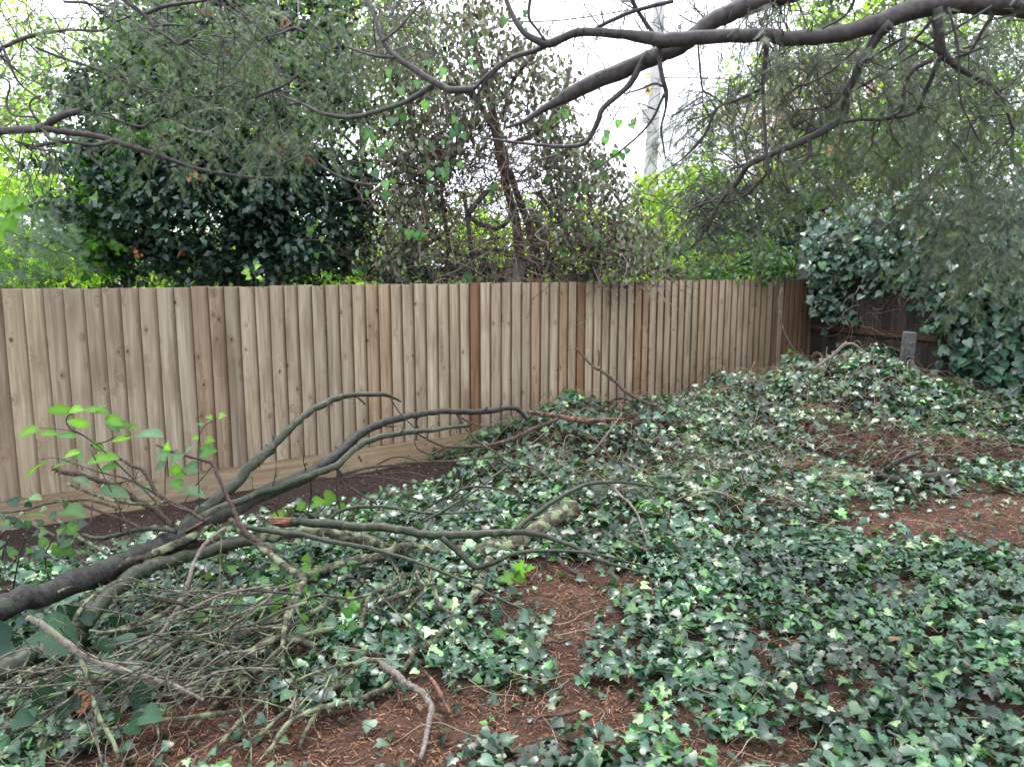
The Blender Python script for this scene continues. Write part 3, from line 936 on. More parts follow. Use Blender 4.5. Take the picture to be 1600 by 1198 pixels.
# left low shrubs & fern-like conifer
lf = empty("laurel_bush", (-5.6, 8.0, -.27)); tag(lf, "leafy laurel bush with backlit yellow-green leaves behind the fence at the left edge", "bush")
mb = MB()
c = px_region(90, [(-120, 270), (40, 280), (140, 330), (170, 440), (-120, 440)], 8.4, 9.6)
leaf_cloud(mb, c, .22, 26, (.07, .13), [(.16, .30, .06), (.26, .42, .08), (.38, .55, .12)], OVAL)
o = mb.build("foliage", M_bright, lf); o.location = (5.6, -8.0, .27); o["kind"] = "stuff"
mb = MB(); random_stems(mb, 30, [(-60, 330), (150, 350), (170, 440), (-60, 440)], 8.6, 9.4, (.5, 1.1), (.006, .012), bias=(0, 0, .6))
o = mb.build("stems", M_brown, lf); o.location = (5.6, -8.0, .27); o["kind"] = "stuff"
# near overhanging hand-shaped green leaves at the left edge
nl = empty("maple_spray", at(-20, 330, 4.2)); tag(nl, "bright green lobed leaves poking in at the left edge above the fence", "branch")
o0 = Vector(nl.location)
mb = MB()
pp, _ = tube(mb, [at(-90, 300, 4.1), at(-30, 320, 4.2), at(28, 335, 4.25)], [.006, .004, .002], 5, 4)
o = mb.build("twig", M_brown, nl); o.location = -o0
ivy_leaf_me = []
for i, (tp_, nm) in enumerate([(IVY, "a"), (IVY2, "b"), (IVY3, "c"), (HEART, "d"), (OVAL, "e")]):
    mb = MB(); mb.add(tp_[0], tp_[1]); ivy_leaf_me.append({m.name: None for m in ()})
LEAFME = {}
def leaf_mesh(kind, mat):
    k = (kind, mat.name)
    if k not in LEAFME:
        tp_ = {"ivy": IVY, "ivyb": IVY2, "ivyc": IVY3, "heart": HEART, "oval": OVAL}[kind]
        mb = MB(); mb.add(tp_[0], tp_[1], None, np.repeat(vein_w(tp_[0])[:, None], 3, 1)); LEAFME[k] = mb.mesh("leaf", mat)
    return LEAFME[k]
from mathutils import Matrix
def leaf_obj(parent, kind, mat, pos, d, nrm, size, color, org):
    o = bpy.data.objects.new("leaf", leaf_mesh(kind, mat))
    COL.objects.link(o); o.parent = parent
    d = Vector(d).normalized(); x = d.cross(Vector(nrm)).normalized(); z = x.cross(d)
    R = Matrix((x, d, z)).transposed().to_4x4()
    o.matrix_local = Matrix.Translation(Vector(pos) - Vector(org)) @ R @ Matrix.Scale(size, 4)
    o.color = (*color, 1)
    return o
for (px, py, ang, sz) in [(0, 318, -10, .12), (18, 330, 10, .12), (4, 342, -40, .12), (24, 320, 25, .09), (-10, 350, -60, .12), (8, 352, -30, .09)]:
    a = math.radians(ang)
    leaf_obj(nl, "ivy", M_bright, at(px, py, 4.2), (math.cos(a), -.2, math.sin(a)), (0, -.75, .6), sz, (.16, .32, .05), o0)

fn = empty("feathery_conifer", (-5.3, 7.6, -.27)); tag(fn, "pale feathery conifer foliage just over the fence at the left edge", "conifer")
mb = MB()
n = 420
c = px_region(n, [(-60, 335), (60, 325), (120, 350), (125, 400), (60, 442), (-60, 442)], 7.4, 8.1)
d = np.column_stack([rng.normal(.5, .5, n), rng.normal(-.2, .4, n), rng.normal(-.15, .3, n)])
scatter(mb, SPRAYS[1], c, d, np.array([[0, -.4, 1.0]]) + rng.normal(0, .3, (n, 3)), rng.uniform(.16, .3, n), pal([(.09, .15, .09), (.15, .21, .13), (.06, .11, .06)], n))
o = mb.build("foliage", M_yew, fn); o.location = (5.3, -7.6, .27); o["kind"] = "stuff"

# bushes right behind the fence (dark, and right of the trunk)
def bush(name, lab, poly, Y0, Y1, nc, per, size, cols, mat, tmpl, crad=.16, nst=20):
    c = px_region(nc, poly, Y0, Y1)
    g = c.mean(0); t = empty(name, (g[0], g[1], -.27)); tag(t, lab, "bush")
    mb = MB(); leaf_cloud(mb, c, crad, per, size, cols, tmpl)
    o = mb.build("foliage", mat, t); o.location = (-g[0], -g[1], .27); o["kind"] = "stuff"
    mb = MB(); random_stems(mb, nst, poly, Y0, Y1, (.4, 1.0), (.004, .01), bias=(0, 0, .5))
    o = mb.build("stems", M_brown, t); o.location = (-g[0], -g[1], .27); o["kind"] = "stuff"
    return t
bush("bramble_bush", "mid green bramble bush behind the fence right of the twiggy tangle", [(1000, 400), (1060, 380), (1180, 372), (1235, 400), (1230, 445), (1000, 445)], 10.0, 11.0, 70, 26, (.06, .11), G_MID + [(.12, .22, .09)], M_leaf, LEAF4)
bush("lime_bush", "lime green bush sprouting behind the fence below the utility pole", [(985, 290), (1040, 270), (1060, 380), (1040, 440), (990, 440)], 10.0, 11.2, 50, 24, (.06, .11), G_BRIGHT, M_bright, LEAF4)
bush("dark_understorey", "dark shady undergrowth behind the fence below the evergreen and trunk", [(180, 380), (560, 370), (620, 400), (700, 410), (930, 415), (960, 450), (180, 450)], 8.6, 9.8, 110, 30, (.06, .11), G_DARK, M_dark, LEAF4)
bush("shady_holly", "dark bush in deep shade behind the right end of the fence", [(1060, 330), (1150, 300), (1330, 300), (1340, 440), (1230, 445), (1060, 400)], 12.0, 14.0, 130, 34, (.08, .13), G_DARK, M_dark, LEAF4, .3)
bush("green_thicket", "green thicket behind the old fence below the pale gap at upper right", [(1250, 180), (1420, 220), (1460, 330), (1340, 370), (1240, 330)], 10.5, 12.5, 80, 30, (.07, .12), G_MID + [(.10, .2, .06)], M_leaf, LEAF4, .25)

# ------------------------------------------------------------------ wilted ivy tree in the middle
wt = empty("ivy_clad_tree", (.05, 9.0, -.27)); WO = Vector((.05, 9.0, -.27))
tag(wt, "tree smothered in wilted ivy with tangled stems and cut stumps behind the fence", "tree")
def wpart(mb, name, mat, stuff=False):
    o = mb.build(name, mat, wt); o.location = -WO
    if stuff: o["kind"] = "stuff"
    return o
def poly_tube(pts, rough=.06, sides=8, sub=4, mb=None, wig=0, C=(1, 1, 1)):
    """pts: (px, py, Y, width in photo px)"""
    m = mb or MB()
    P = [at(p[0], p[1], p[2]) for p in pts]
    R = [p[3] * p[2] / (2 * F) for p in pts]
    tube(m, P, R, sides, sub, rough, wig, C)
    return m
TY = 9.0
wpart(poly_tube([(820, 520, TY, 20), (812, 400, TY, 16), (805, 340, TY, 13), (797, 312, TY, 12), (790, 285, TY, 14), (785, 250, TY, 19), (775, 205, TY, 15), (765, 150, TY, 9), (750, 100, TY + .1, 8), (735, 40, TY + .2, 5), (730, -40, TY + .3, 4)], .12, 10, wig=.06), "trunk", M_brown)
wpart(poly_tube([(850, 520, TY + .1, 18), (838, 400, TY + .1, 15), (826, 350, TY + .1, 13), (810, 310, TY + .1, 11), (795, 265, TY, 9)], .12), "trunk", M_brown)
for pts, w in [([(760, 300), (735, 330), (740, 345), (775, 357), (795, 345), (797, 325)], 9), ([(660, 350), (720, 400), (760, 390), (800, 395), (850, 420)], 7),
               ([(732, 212), (712, 235), (690, 258), (665, 285), (640, 310), (610, 340), (590, 380)], 9), ([(560, 262), (585, 280), (625, 287), (657, 289)], 5),
               ([(840, 300), (870, 340), (900, 380), (960, 400), (1000, 430)], 6), ([(830, 330), (850, 370), (865, 440)], 9), ([(600, 275), (650, 260), (700, 230), (740, 215)], 6),
               ([(800, 225), (850, 200), (880, 150), (890, 110)], 8), ([(770, 200), (740, 150), (700, 130)], 8), ([(785, 190), (800, 130), (830, 90), (850, 60)], 7),
               ([(600, 450), (640, 400), (700, 360), (720, 330)], 6), ([(900, 450), (890, 380), (870, 320), (850, 250)], 6), ([(690, 450), (700, 380), (690, 300), (710, 240)], 7),
               ([(740, 450), (735, 380), (725, 300)], 8), ([(640, 440), (700, 420), (740, 440)], 6)]:
    wpart(poly_tube([(a, b, TY - .25 + .1 * math.sin(i * 2 + w), w * (1 - .08 * i)) for i, (a, b) in enumerate(pts)], .1, 6, wig=.1), "branch", random.choice([M_brown, M_yewbark, M_brown]))
# cut stumps
for (px, py, wd, hh, Yc) in [(797, 404, 17, 60, 8.75), (811, 408, 20, 60, 8.7), (834, 434, 26, 40, 8.6)]:
    mb = MB()
    top = at(px, py, Yc); r = wd * Yc / (2 * F)
    tube(mb, [top - np.array([.03, 0, hh / F * Yc + .3]), top - np.array([0, 0, .01])], [r * 1.1, r], 9, 3, .05)
    o = wpart(mb, "stump", M_pale if wd < 25 else M_red)
    mb = MB(); ang = np.linspace(0, 2 * PI, 11)[:-1]
    mb.add([top + np.array([0, 0, .001])] + [top + np.array([math.cos(a) * r * .94, math.sin(a) * r * .94 - .004, -.006]) for a in ang], [(0, 1 + i, 1 + (i + 1) % 10) for i in range(10)], None, (1.1, 1.0, .9))
    c = mb.build("cut_face", M_red, o)
# tangle of stems
BRN = [(.15, .105, .08), (.10, .07, .055), (.22, .175, .14), (.28, .235, .20), (.06, .045, .04)]
mb = MB()
random_stems(mb, 700, [(640, 230), (880, 220), (960, 442), (600, 442)], 8.3, 9.2, (.25, .9), (.002, .006), 6, BRN, .6)
random_stems(mb, 900, [(590, 200), (720, 160), (900, 200), (960, 300), (1010, 400), (1020, 445), (560, 445), (570, 330)], 8.4, 9.6, (.35, 1.3), (.0025, .009), 6, BRN, .55)
random_stems(mb, 420, [(560, 30), (760, 20), (960, 60), (960, 250), (700, 260), (560, 220)], 8.3, 9.6, (.3, 1.0), (.002, .007), 6, BRN, .45, (0, 0, .2))
random_stems(mb, 300, [(700, 380), (900, 370), (1060, 430), (1060, 448), (640, 448)], 8.3, 9.0, (.3, .9), (.002, .006), 5, BRN + [(.38, .30, .24)], .35, (.2, 0, .1))
wpart(mb, "stem_tangle", M_straw, True)
# hanging wilted leaves
mb = MB()
for poly, nc, per in [([(560, 70), (640, 50), (700, 60), (760, 130), (760, 250), (640, 260), (580, 200)], 95, 16), ([(760, 60), (860, 70), (900, 160), (880, 240), (800, 200), (760, 160)], 50, 15),
                      ([(620, 230), (700, 230), (660, 400), (600, 420)], 55, 16), ([(840, 220), (920, 200), (1000, 320), (1000, 420), (880, 400)], 80, 15), ([(700, 0), (800, 10), (800, 60), (700, 60)], 26, 10),
                      ([(560, 0), (690, 0), (700, 60), (600, 70)], 18, 12), ([(980, 340), (1030, 350), (1020, 430), (960, 430)], 26, 14)]:
    nc = int(nc * 1.5); c = px_region(nc, poly, 8.2, 9.4)
    n = nc * per
    pos = np.repeat(c, per, 0) + rng.normal(0, .12, (n, 3))
    d = np.column_stack([rng.normal(0, .7, n), rng.normal(0, .6, n), -np.ones(n)])
    nrm = rng.normal(0, 1, (n, 3)); nrm[:, 1] -= .8
    scatter(mb, WILT, pos, d, nrm, rng.uniform(.05, .095, n), pal(G_WILT, n, .25) * np.repeat(rng.uniform(.7, 1.35, (nc, 1)), per, 0))
wpart(mb, "wilted_foliage", M_wilt, True)
# live ivy leaves picked out one by one
live = []
for (px, py, nl_, spread) in [(888, 270, 6, 24), (905, 290, 5, 16), (890, 345, 4, 18), (870, 165, 5, 20), (860, 190, 4, 12), (715, 190, 5, 14), (690, 265, 6, 20), (680, 275, 3, 10), (875, 395, 2, 8), (485, 395, 5, 26), (400, 425, 5, 12),
                              (500, 370, 5, 18), (520, 375, 4, 14), (620, 175, 5, 30), (760, 300, 3, 14), (930, 270, 4, 16), (950, 210, 2, 8), (600, 290, 6, 22), (585, 240, 6, 24), (640, 365, 3, 20), (545, 330, 4, 18), (730, 85, 4, 30), (815, 45, 4, 40),
                              (570, 420, 6, 30), (930, 360, 3, 14), (985, 190, 3, 12), (970, 240, 3, 10), (730, 430, 3, 20), (660, 120, 5, 30), (700, 240, 4, 20), (530, 430, 5, 26)]:
    for k in range(nl_):
        x = px + rng.normal(0, spread * .6); y = min(py + rng.normal(0, spread * .6), 440)
        if px < 580 and k % 2: continue
        v = rng.uniform(.7, 1.5) * (.6 if px < 580 else 1)
        col = [(.07 * v, .19 * v, .06 * v), (.13 * v, .27 * v, .09 * v), (.05 * v, .12 * v, .06 * v)][rng.integers(3)]
        P_ = at(x, y, 7.9 if px > 560 else 7.3)
        if (P_[:2] - P0) @ N > -.12: P_ = at(x, y, 8.5)
        leaf_obj(wt, "heart", M_leaf, P_, (rng.normal(0, .35), rng.normal(0, .3), -1), (rng.normal(0, .4), -1, .35), rng.uniform(.06, .11) * (.72 if px < 560 else 1), col, WO)

# ================================================================== overhanging yew on the right: limbs
yw = empty("overhanging_yew", (4.2, 3.8, 0)); YO = Vector((4.2, 3.8, 0))
tag(yw, "yew with thick dark limbs arching over from the upper right and drooping needle sprays", "tree")
def part(mb, root, org, name, mat, stuff=False):
    o = mb.build(name, mat, root); o.location = -org
    if stuff: o["kind"] = "stuff"
    return o
ylimbs = []
def ylimb(pts, Y0, Y1, mat=M_yewbark, name="limb", root=None, org=None, rough=.05, store=ylimbs):
    n = len(pts)
    full = [(p[0], p[1], Y0 + (Y1 - Y0) * i / (n - 1), p[2] if len(p) > 2 else None) for i, p in enumerate(pts)]
    ws = [f[3] for f in full]
    if ws[1] is None:
        full = [(a, b, c, ws[0] + (ws[-1] - ws[0]) * i / (n - 1)) for i, (a, b, c, _) in enumerate(full)]
    m = poly_tube(full, rough, 9 if ws[0] > 10 else 6, wig=.04)
    store.append(np.array([at(f[0], f[1], f[2]) for f in full]))
    return part(m, root or yw, org or YO, name, mat)
# the trunk and the base of the limbs stand outside the frame on the right
m = MB()
tr = [np.array([4.3, 3.9, -.1]), np.array([4.25, 3.85, 1.2]), np.array([4.15, 3.8, 2.3]), at(1780, 30, 3.75), at(1660, 18, 3.7)]
tube(m, tr, [.24, .19, .15, .075, .055], 12, 4, .08)
part(m, yw, YO, "trunk", M_yewbark)
ylimb([(1660, 18, 36), (1597, 8, 34), (1520, 5, 31), (1462, 7, 29), (1407, 22, 28), (1375, 35, 27), (1325, 50, 25), (1275, 58, 23), (1225, 60, 21), (1200, 55, 20), (1125, 57, 20), (1050, 63, 22), (1025, 62, 20), (975, 54, 14), (912, 50, 13), (882, 58, 12), (857, 68, 13), (825, 56, 10), (810, 40, 8), (798, 18, 7), (785, -15, 6)], 3.7, 3.9)
ylimb([(1500, -130, 30), (1330, -45, 28), (1240, -12, 28), (1200, -2, 28), (1150, 17, 27), (1112, 34, 25), (1087, 54, 25), (1062, 72, 25), (1037, 82, 26), (1000, 98, 25), (950, 119, 24), (912, 136, 23), (884, 151, 20), (868, 160, 14), (846, 172, 10), (818, 190, 7), (790, 200, 4)], 3.9, 4.05)
ylimb([(857, 68, 9), (835, 80, 8), (800, 90, 7), (765, 115, 6), (740, 140, 5)], 3.9, 4.1, name="branch")
ylimb([(1030, 72, 8), (1032, 105, 7), (1037, 130, 7), (1041, 145, 7), (1040, 170, 4), (1033, 200, 4), (1036, 225, 3), (1040, 250, 2)], 3.85, 3.9, name="branch")
ylimb([(1038, 147, 5), (1030, 165, 4), (1020, 185, 4), (1000, 210, 3), (962, 242, 3), (930, 265, 2)], 3.85, 4.0, name="branch")
ylimb([(1036, 135, 5), (1022, 131, 4), (1000, 140, 3), (975, 147, 2)], 3.85, 3.9, name="branch")
ylimb([(1008, 88, 9), (998, 108, 9), (985, 130, 9), (968, 147, 8), (942, 170, 8), (935, 188, 8), (926, 207, 7), (912, 225, 7), (880, 229, 5), (850, 227, 5), (800, 222, 4), (750, 215, 3)], 3.9, 4.1, name="branch")
ylimb([(1392, 38, 16), (1375, 52, 15), (1356, 80, 13), (1341, 105, 12), (1334, 125, 12), (1322, 146, 13), (1319, 175, 13), (1302, 195, 12), (1262, 217, 11), (1225, 233, 10), (1206, 241, 9), (1169, 258, 10), (1160, 272, 8), (1142, 296, 7), (1125, 316, 6), (1112, 342, 6), (1099, 364, 5), (1080, 388, 3)], 3.7, 4.4)
ylimb([(1169, 257, 5), (1150, 261, 5), (1140, 266, 3)], 4.1, 4.1, name="branch")
ylimb([(1206, 262, 5), (1180, 292, 5), (1155, 310, 5), (1130, 316, 4), (1112, 315, 4), (1090, 322, 3), (1075, 330, 2)], 4.2, 4.35, name="branch")
ylimb([(1264, 218, 7), (1266, 232, 6), (1262, 246, 6), (1246, 262, 4), (1240, 275, 3)], 4.0, 4.0, name="branch")
ylimb([(1464, 12, 15), (1467, 50, 15), (1472, 82, 14), (1492, 102, 10), (1520, 120, 8), (1552, 135, 7), (1570, 165, 5), (1582, 200, 4)], 3.7, 3.9)
ylimb([(1470, 86, 7), (1460, 112, 7), (1445, 145, 7), (1430, 175, 6), (1385, 186, 6), (1337, 188, 5), (1275, 202, 4), (1240, 222, 3)], 3.75, 4.1, name="branch")
ylimb([(1458, 92, 8), (1425, 112, 7), (1413, 140, 6), (1409, 172, 6), (1390, 182, 5)], 3.75, 3.9, name="branch")
ylimb([(1470, 12, 7), (1445, 45, 5), (1425, 65, 5), (1405, 85, 3)], 3.7, 3.8, name="branch")
ylimb([(1472, 85, 5), (1440, 68, 5), (1415, 60, 4), (1390, 72, 4), (1350, 98, 3)], 3.75, 3.9, name="branch")
ylimb([(1557, 15, 6), (1537, 45, 5), (1520, 75, 4), (1505, 90, 3)], 3.7, 3.8, name="branch")
ylimb([(1482, 12, 4), (1497, 75, 4), (1500, 150, 3), (1520, 200, 3), (1535, 225, 2)], 3.6, 3.7, name="branch")
ylimb([(1200, 58, 9), (1195, 100, 7), (1192, 137, 6), (1195, 200, 5), (1198, 245, 5), (1202, 280, 3)], 3.85, 3.9, name="branch")
ylimb([(1192, 138, 5), (1150, 157, 5), (1120, 170, 5), (1100, 212, 4), (1070, 245, 3), (1050, 260, 2)], 3.9, 4.1, name="branch")
ylimb([(1550, 10, 4), (1240, 200, 2)], 3.6, 4.2, name="branch")
ylimb([(985, -20, 7), (990, 5, 7), (1002, 26, 6), (1025, 58, 6)], 3.8, 3.87, name="branch")
ylimb([(1052, 2, 6), (995, 16, 6), (965, 28, 6), (940, 40, 6), (926, 50, 7)], 3.8, 3.85, name="branch")
ylimb([(1340, 75, 4), (1300, 110, 3), (1265, 130, 3), (1240, 135, 2)], 3.8, 3.9, name="branch")
ylimb([(1345, -30, 5), (1325, 20, 4), (1285, 45, 3)], 3.5, 3.7, name="branch")
ylimb([(832, -20, 6), (826, 25, 5), (838, 45, 4), (852, 64, 4)], 3.8, 3.85, name="branch")
ylimb([(1090, 62, 3), (1094, 110, 3), (1098, 150, 2), (1098, 200, 2)], 3.9, 3.95, name="branch")

# middle-left yew branch (px 430-700) belongs to the same overhanging tree
ylimb([(740, 140, 11), (705, 141, 11), (695, 137, 10), (675, 127, 10), (650, 110, 9), (617, 88, 8), (597, 62, 7), (585, 28, 5), (572, 0, 4), (560, -20, 3)], 4.1, 4.3, name="branch")
ylimb([(678, 134, 9), (650, 150, 8), (625, 163, 7), (575, 178, 7), (540, 184, 7), (500, 176, 6), (470, 162, 4), (450, 165, 3)], 4.2, 4.5, name="branch")
ylimb([(470, 162, 4), (445, 152, 4), (427, 142, 3)], 4.4, 4.5, name="branch")
ylimb([(617, 90, 5), (590, 88, 5), (565, 82, 4), (540, 72, 3)], 4.2, 4.3, name="branch")
ylimb([(597, 66, 4), (625, 42, 4), (645, 20, 3), (662, 2, 3)], 4.2, 4.2, name="branch")
ylimb([(800, 90, 6), (775, 110, 5), (758, 128, 4), (745, 150, 4)], 4.0, 4.1, name="branch")
ylimb([(480, 237, 3), (505, 262, 4), (540, 280, 4), (570, 288, 4), (590, 288, 4)], 4.5, 4.6, name="branch")
ylimb([(480, 235, 3), (450, 252, 3), (420, 262, 3), (395, 262, 2)], 4.5, 4.5, name="branch")
ylimb([(467, 115, 2), (450, 130, 3), (425, 142, 4), (400, 152, 4)], 4.4, 4.5, name="branch")
ylimb([(478, 52, 5), (460, 44, 5), (440, 52, 3), (415, 58, 2)], 4.4, 4.4, name="branch")

# left tree whose limb enters at the left edge
lt = empty("left_conifer", (-4.2, 4.6, 0)); LO = Vector((-4.2, 4.6, 0)); llimbs = []
tag(lt, "conifer whose dark limb reaches in from the left edge above the fence", "tree")
m = MB()
tube(m, [(-4.2, 4.6, -.25), (-4.15, 4.55, 1.2), (-4.1, 4.5, 2.2), (-4.15, 4.4, 3.6)], [.13, .11, .09, .06], 10, 4, .08)
part(m, lt, LO, "trunk", M_yewbark)
def llimb(pts, a, b, name="branch"): return ylimb(pts, a, b, name=name, root=lt, org=LO, store=llimbs)
llimb([(-330, 240, 16), (-120, 212, 14), (-25, 206, 13), (0, 205, 12), (37, 203, 12), (67, 199, 12), (85, 187, 11), (105, 178, 10), (122, 174, 9)], 4.45, 4.2, "limb")
llimb([(67, 201, 10), (100, 206, 10), (150, 213, 9), (200, 228, 9), (237, 240, 8), (275, 253, 7), (325, 268, 6), (400, 278, 5), (445, 278, 3)], 4.2, 4.7, "limb")
llimb([(25, 222, 4), (50, 229, 5), (75, 225, 5), (100, 221, 6), (125, 224, 5), (150, 227, 6), (175, 220, 6)], 4.2, 4.3)
llimb([(70, 205, 6), (78, 217, 5), (100, 221, 5)], 4.2, 4.2)
llimb([(130, 230, 3), (145, 248, 4), (160, 264, 3)], 4.3, 4.3)
llimb([(25, 222, 4), (60, 233, 4), (90, 238, 3), (108, 243, 3)], 4.2, 4.2)
llimb([(-90, 110, 8), (-40, 95, 8), (0, 77, 6), (37, 60, 6), (70, 52, 5), (112, 47, 4), (160, 48, 4), (180, 35, 3), (205, 25, 3)], 4.4, 4.2)
llimb([(185, -20, 8), (195, 0, 8), (225, 23, 7), (238, 38, 6), (250, 52, 5), (265, 60, 4), (280, 70, 4), (292, 63, 5), (300, 62, 2)], 4.3, 4.3)
llimb([(225, 23, 6), (245, 14, 6), (262, 9, 6), (290, 5, 5), (320, 1, 4), (350, -6, 3)], 4.3, 4.3)
llimb([(240, 42, 4), (262, 39, 4), (290, 40, 3)], 4.3, 4.3)
llimb([(55, 74, 4), (100, 92, 4), (150, 108, 4), (190, 125, 3), (225, 141, 3), (240, 150, 2)], 4.3, 4.5)
llimb([(-10, 115, 3), (15, 130, 3), (10, 160, 3), (20, 180, 3), (50, 183, 3), (60, 192, 3)], 4.2, 4.2)
llimb([(5, 75, 4), (15, 100, 4), (30, 130, 3), (55, 150, 3), (70, 162, 3)], 4.2, 4.2)
llimb([(65, 150, 3), (50, 156, 3), (47, 170, 3), (60, 190, 4)], 4.2, 4.2)
llimb([(100, 3, 4), (135, 5, 4), (155, 15, 3), (170, 20, 3)], 4.3, 4.3)
llimb([(150, 178, 3), (180, 187, 4), (220, 198, 4), (240, 185, 3), (255, 165, 3), (265, 130, 2)], 4.3, 4.4)
llimb([(275, 160, 2), (310, 150, 2), (345, 136, 2)], 4.4, 4.4)
# pale curly dead vine in the dark foliage
vine = poly_tube([(280, 190, 7.6, 3), (300, 178, 7.6, 3), (335, 170, 7.6, 4), (360, 173, 7.6, 4), (376, 186, 7.6, 4), (374, 193, 7.6, 3), (365, 195, 7.6, 2)], 0, 5)
poly_tube([(278, 192, 7.6, 2), (300, 205, 7.6, 3), (325, 206, 7.6, 3), (342, 197, 7.6, 2)], 0, 5, mb=vine)
tag(vine.build("dead_vine", M_pale), "pale curling dead vine in front of the dark evergreen", "vine")

# drooping branchlets with sprays
def branchlets(root, org, limbs, jobs, name="foliage"):
    tw = MB(); fo = MB()
    L_ = np.vstack([spline(l, 5) for l in limbs])
    for (poly, n, Ya, Yb, ln, droop, cols, dens, ssz) in jobs:
        n = int(n * 1.9); dens *= 1.9; ssz = (ssz[0] * .62, ssz[1] * .72)
        st = px_region(n, poly, Ya, Yb)
        P, D, Nn, S, C = [], [], [], [], []
        for p in st:
            a = rng.uniform(0, 2 * PI)
            d = unit(np.array([math.cos(a), math.sin(a) * .6, rng.uniform(-.6, .3)]))
            ll = rng.uniform(*ln); ns = 6
            pts = [p]
            for k in range(ns):
                d = unit(d + np.array([0, 0, -droop]) + rng.normal(0, .16, 3))
                pts.append(pts[-1] + d * ll / ns)
            pts = np.array(pts)
            d2_ = ((L_ - p) ** 2).sum(1) * rng.uniform(.25, 2.2, len(L_)); q = L_[np.argmin(d2_)]
            if np.linalg.norm(q - p) < .5 and rng.uniform() < .6:
                tube(tw, [q, (q + p) / 2 + rng.normal(0, .05, 3), p], [.004, .003, .002], 4, 2)
            tube(tw, pts, np.linspace(.0025, .0008, ns + 1), 3, 1)
            m = int(dens * ll / .045)
            if m < 1: continue
            t = rng.uniform(.05, 1, m) * ns
            i = np.minimum(t.astype(int), ns - 1); f = (t - i)[:, None]
            pos = pts[i] * (1 - f) + pts[i + 1] * f
            dr = unit(pts[i + 1] - pts[i])
            side = unit(np.cross(dr, [0, 0, 1.0])) * rng.choice([-1, 1], m)[:, None]
            dd = dr * .6 + side * rng.uniform(.3, 1.1, (m, 1)) + np.array([0, 0, -.35]) + rng.normal(0, .2, (m, 3))
            P.append(pos); D.append(dd); Nn.append(rng.normal(0, .5, (m, 3)) + np.array([0, -.5, .8]))
            S.append(rng.uniform(ssz[0], ssz[1], m))
            C.append(pal(cols, m, .2) * rng.uniform(.7, 1.35))
        P, D, Nn, S, C = map(np.concatenate, (P, D, Nn, S, C))
        k = rng.integers(0, 3, len(P))
        for q in range(3):
            s_ = k == q
            scatter(fo, SPRAYS[q], P[s_], D[s_], Nn[s_], S[s_], C[s_])
    part(tw, root, org, "twigs", M_yewbark, True)
    part(fo, root, org, name, M_yew, True)
YC = [(.05, .08, .042), (.075, .11, .055), (.11, .155, .07), (.065, .095, .065), (.17, .22, .11)]
shade_crown = MB()  # unseen canopy above and behind the camera, added to shade that side
n = 700
cx = np.column_stack([rng.uniform(-5.5, 7.5, n), rng.uniform(-7.5, -0.6, n), rng.uniform(3.1, 5.6, n)])
cx = cx[(cx[:, 2] > 2.9 + .55 * np.maximum(cx[:, 1], 0)) & (wob(cx[:, 0], cx[:, 1], 1.1, 2.0) > -.75)]
leaf_cloud(shade_crown, cx, .42, 60, (.10, .22), [(.03, .055, .03), (.045, .075, .035)], LEAF4)
part(shade_crown, yw, YO, "crown", M_yew, True)
for k_ in range(5):  # unseen limbs added to carry the shading canopy
    mm_ = MB(); e_ = np.array([-4 + 2.4 * k_, -3.5 + k_ * .5, 3.9])
    tube(mm_, [np.array([4.2, 3.8, 2.2]), (np.array([4.2, 3.8, 2.6]) + e_) / 2 + np.array([0, 0, .5]), e_], [.09, .06, .02], 8, 5, .05)
    part(mm_, yw, YO, "limb", M_yewbark)
branchlets(yw, YO, ylimbs, [
    ([(1200, -10), (1620, -10), (1620, 180), (1480, 230), (1330, 150), (1220, 120)], 210, 3.6, 5.2, (.25, .55), .18, YC, 1.0, (.05, .11)),
    ([(1050, 160), (1200, 100), (1330, 180), (1300, 300), (1200, 330), (1080, 300)], 200, 4.0, 5.6, (.25, .5), .14, YC, 1.0, (.05, .10)),
    ([(1480, 180), (1620, 150), (1620, 420), (1520, 430), (1440, 330)], 150, 4.2, 5.6, (.3, .6), .3, YC, 1.0, (.05, .11)),
    ([(1080, 290), (1150, 290), (1200, 380), (1100, 390), (1040, 340)], 45, 4.3, 5.0, (.2, .4), .3, YC, .9, (.05, .1)),
    ([(1060, -10), (1250, -10), (1200, 60), (1090, 40)], 34, 3.8, 4.6, (.2, .45), .5, YC, .8, (.04, .09)),
    ([(1330, 180), (1440, 160), (1460, 300), (1340, 330)], 50, 4.2, 5.4, (.25, .5), .35, YC + [(.14, .09, .05)], .9, (.05, .1)),
    ([(860, 0), (1050, 0), (1040, 40), (880, 30)], 12, 3.8, 4.2, (.12, .3), .5, YC, .6, (.04, .08)),
    ([(900, 60), (1120, 60), (1100, 300), (960, 320)], 16, 4.0, 5.0, (.15, .4), .3, YC, .35, (.04, .08)),
    ([(1040, 60), (1180, 60), (1180, 200), (1060, 220)], 24, 4.0, 5.0, (.2, .4), .5, YC, .7, (.04, .08)),
    ([(1190, 40), (1320, 60), (1300, 160), (1180, 140)], 60, 3.9, 5.0, (.2, .4), .5, YC, .8, (.045, .09)),
    ([(400, -20), (560, -20), (600, 110), (540, 200), (420, 260), (370, 140)], 105, 4.4, 5.8, (.25, .5), .2, [(.08, .15, .07), (.12, .20, .10), (.16, .21, .09), (.08, .12, .07)], .9, (.05, .10)),
    ([(560, -20), (700, -20), (690, 90), (600, 90)], 45, 4.3, 5.4, (.2, .4), .25, YC, .8, (.05, .10)),
    ([(1250, 60), (1600, 60), (1600, 260), (1300, 240)], 110, 4.6, 6.4, (.25, .5), .25, YC, .9, (.05, .10)),
])
LC = [(.08, .14, .07), (.13, .20, .09), (.10, .155, .11), (.19, .27, .12)]
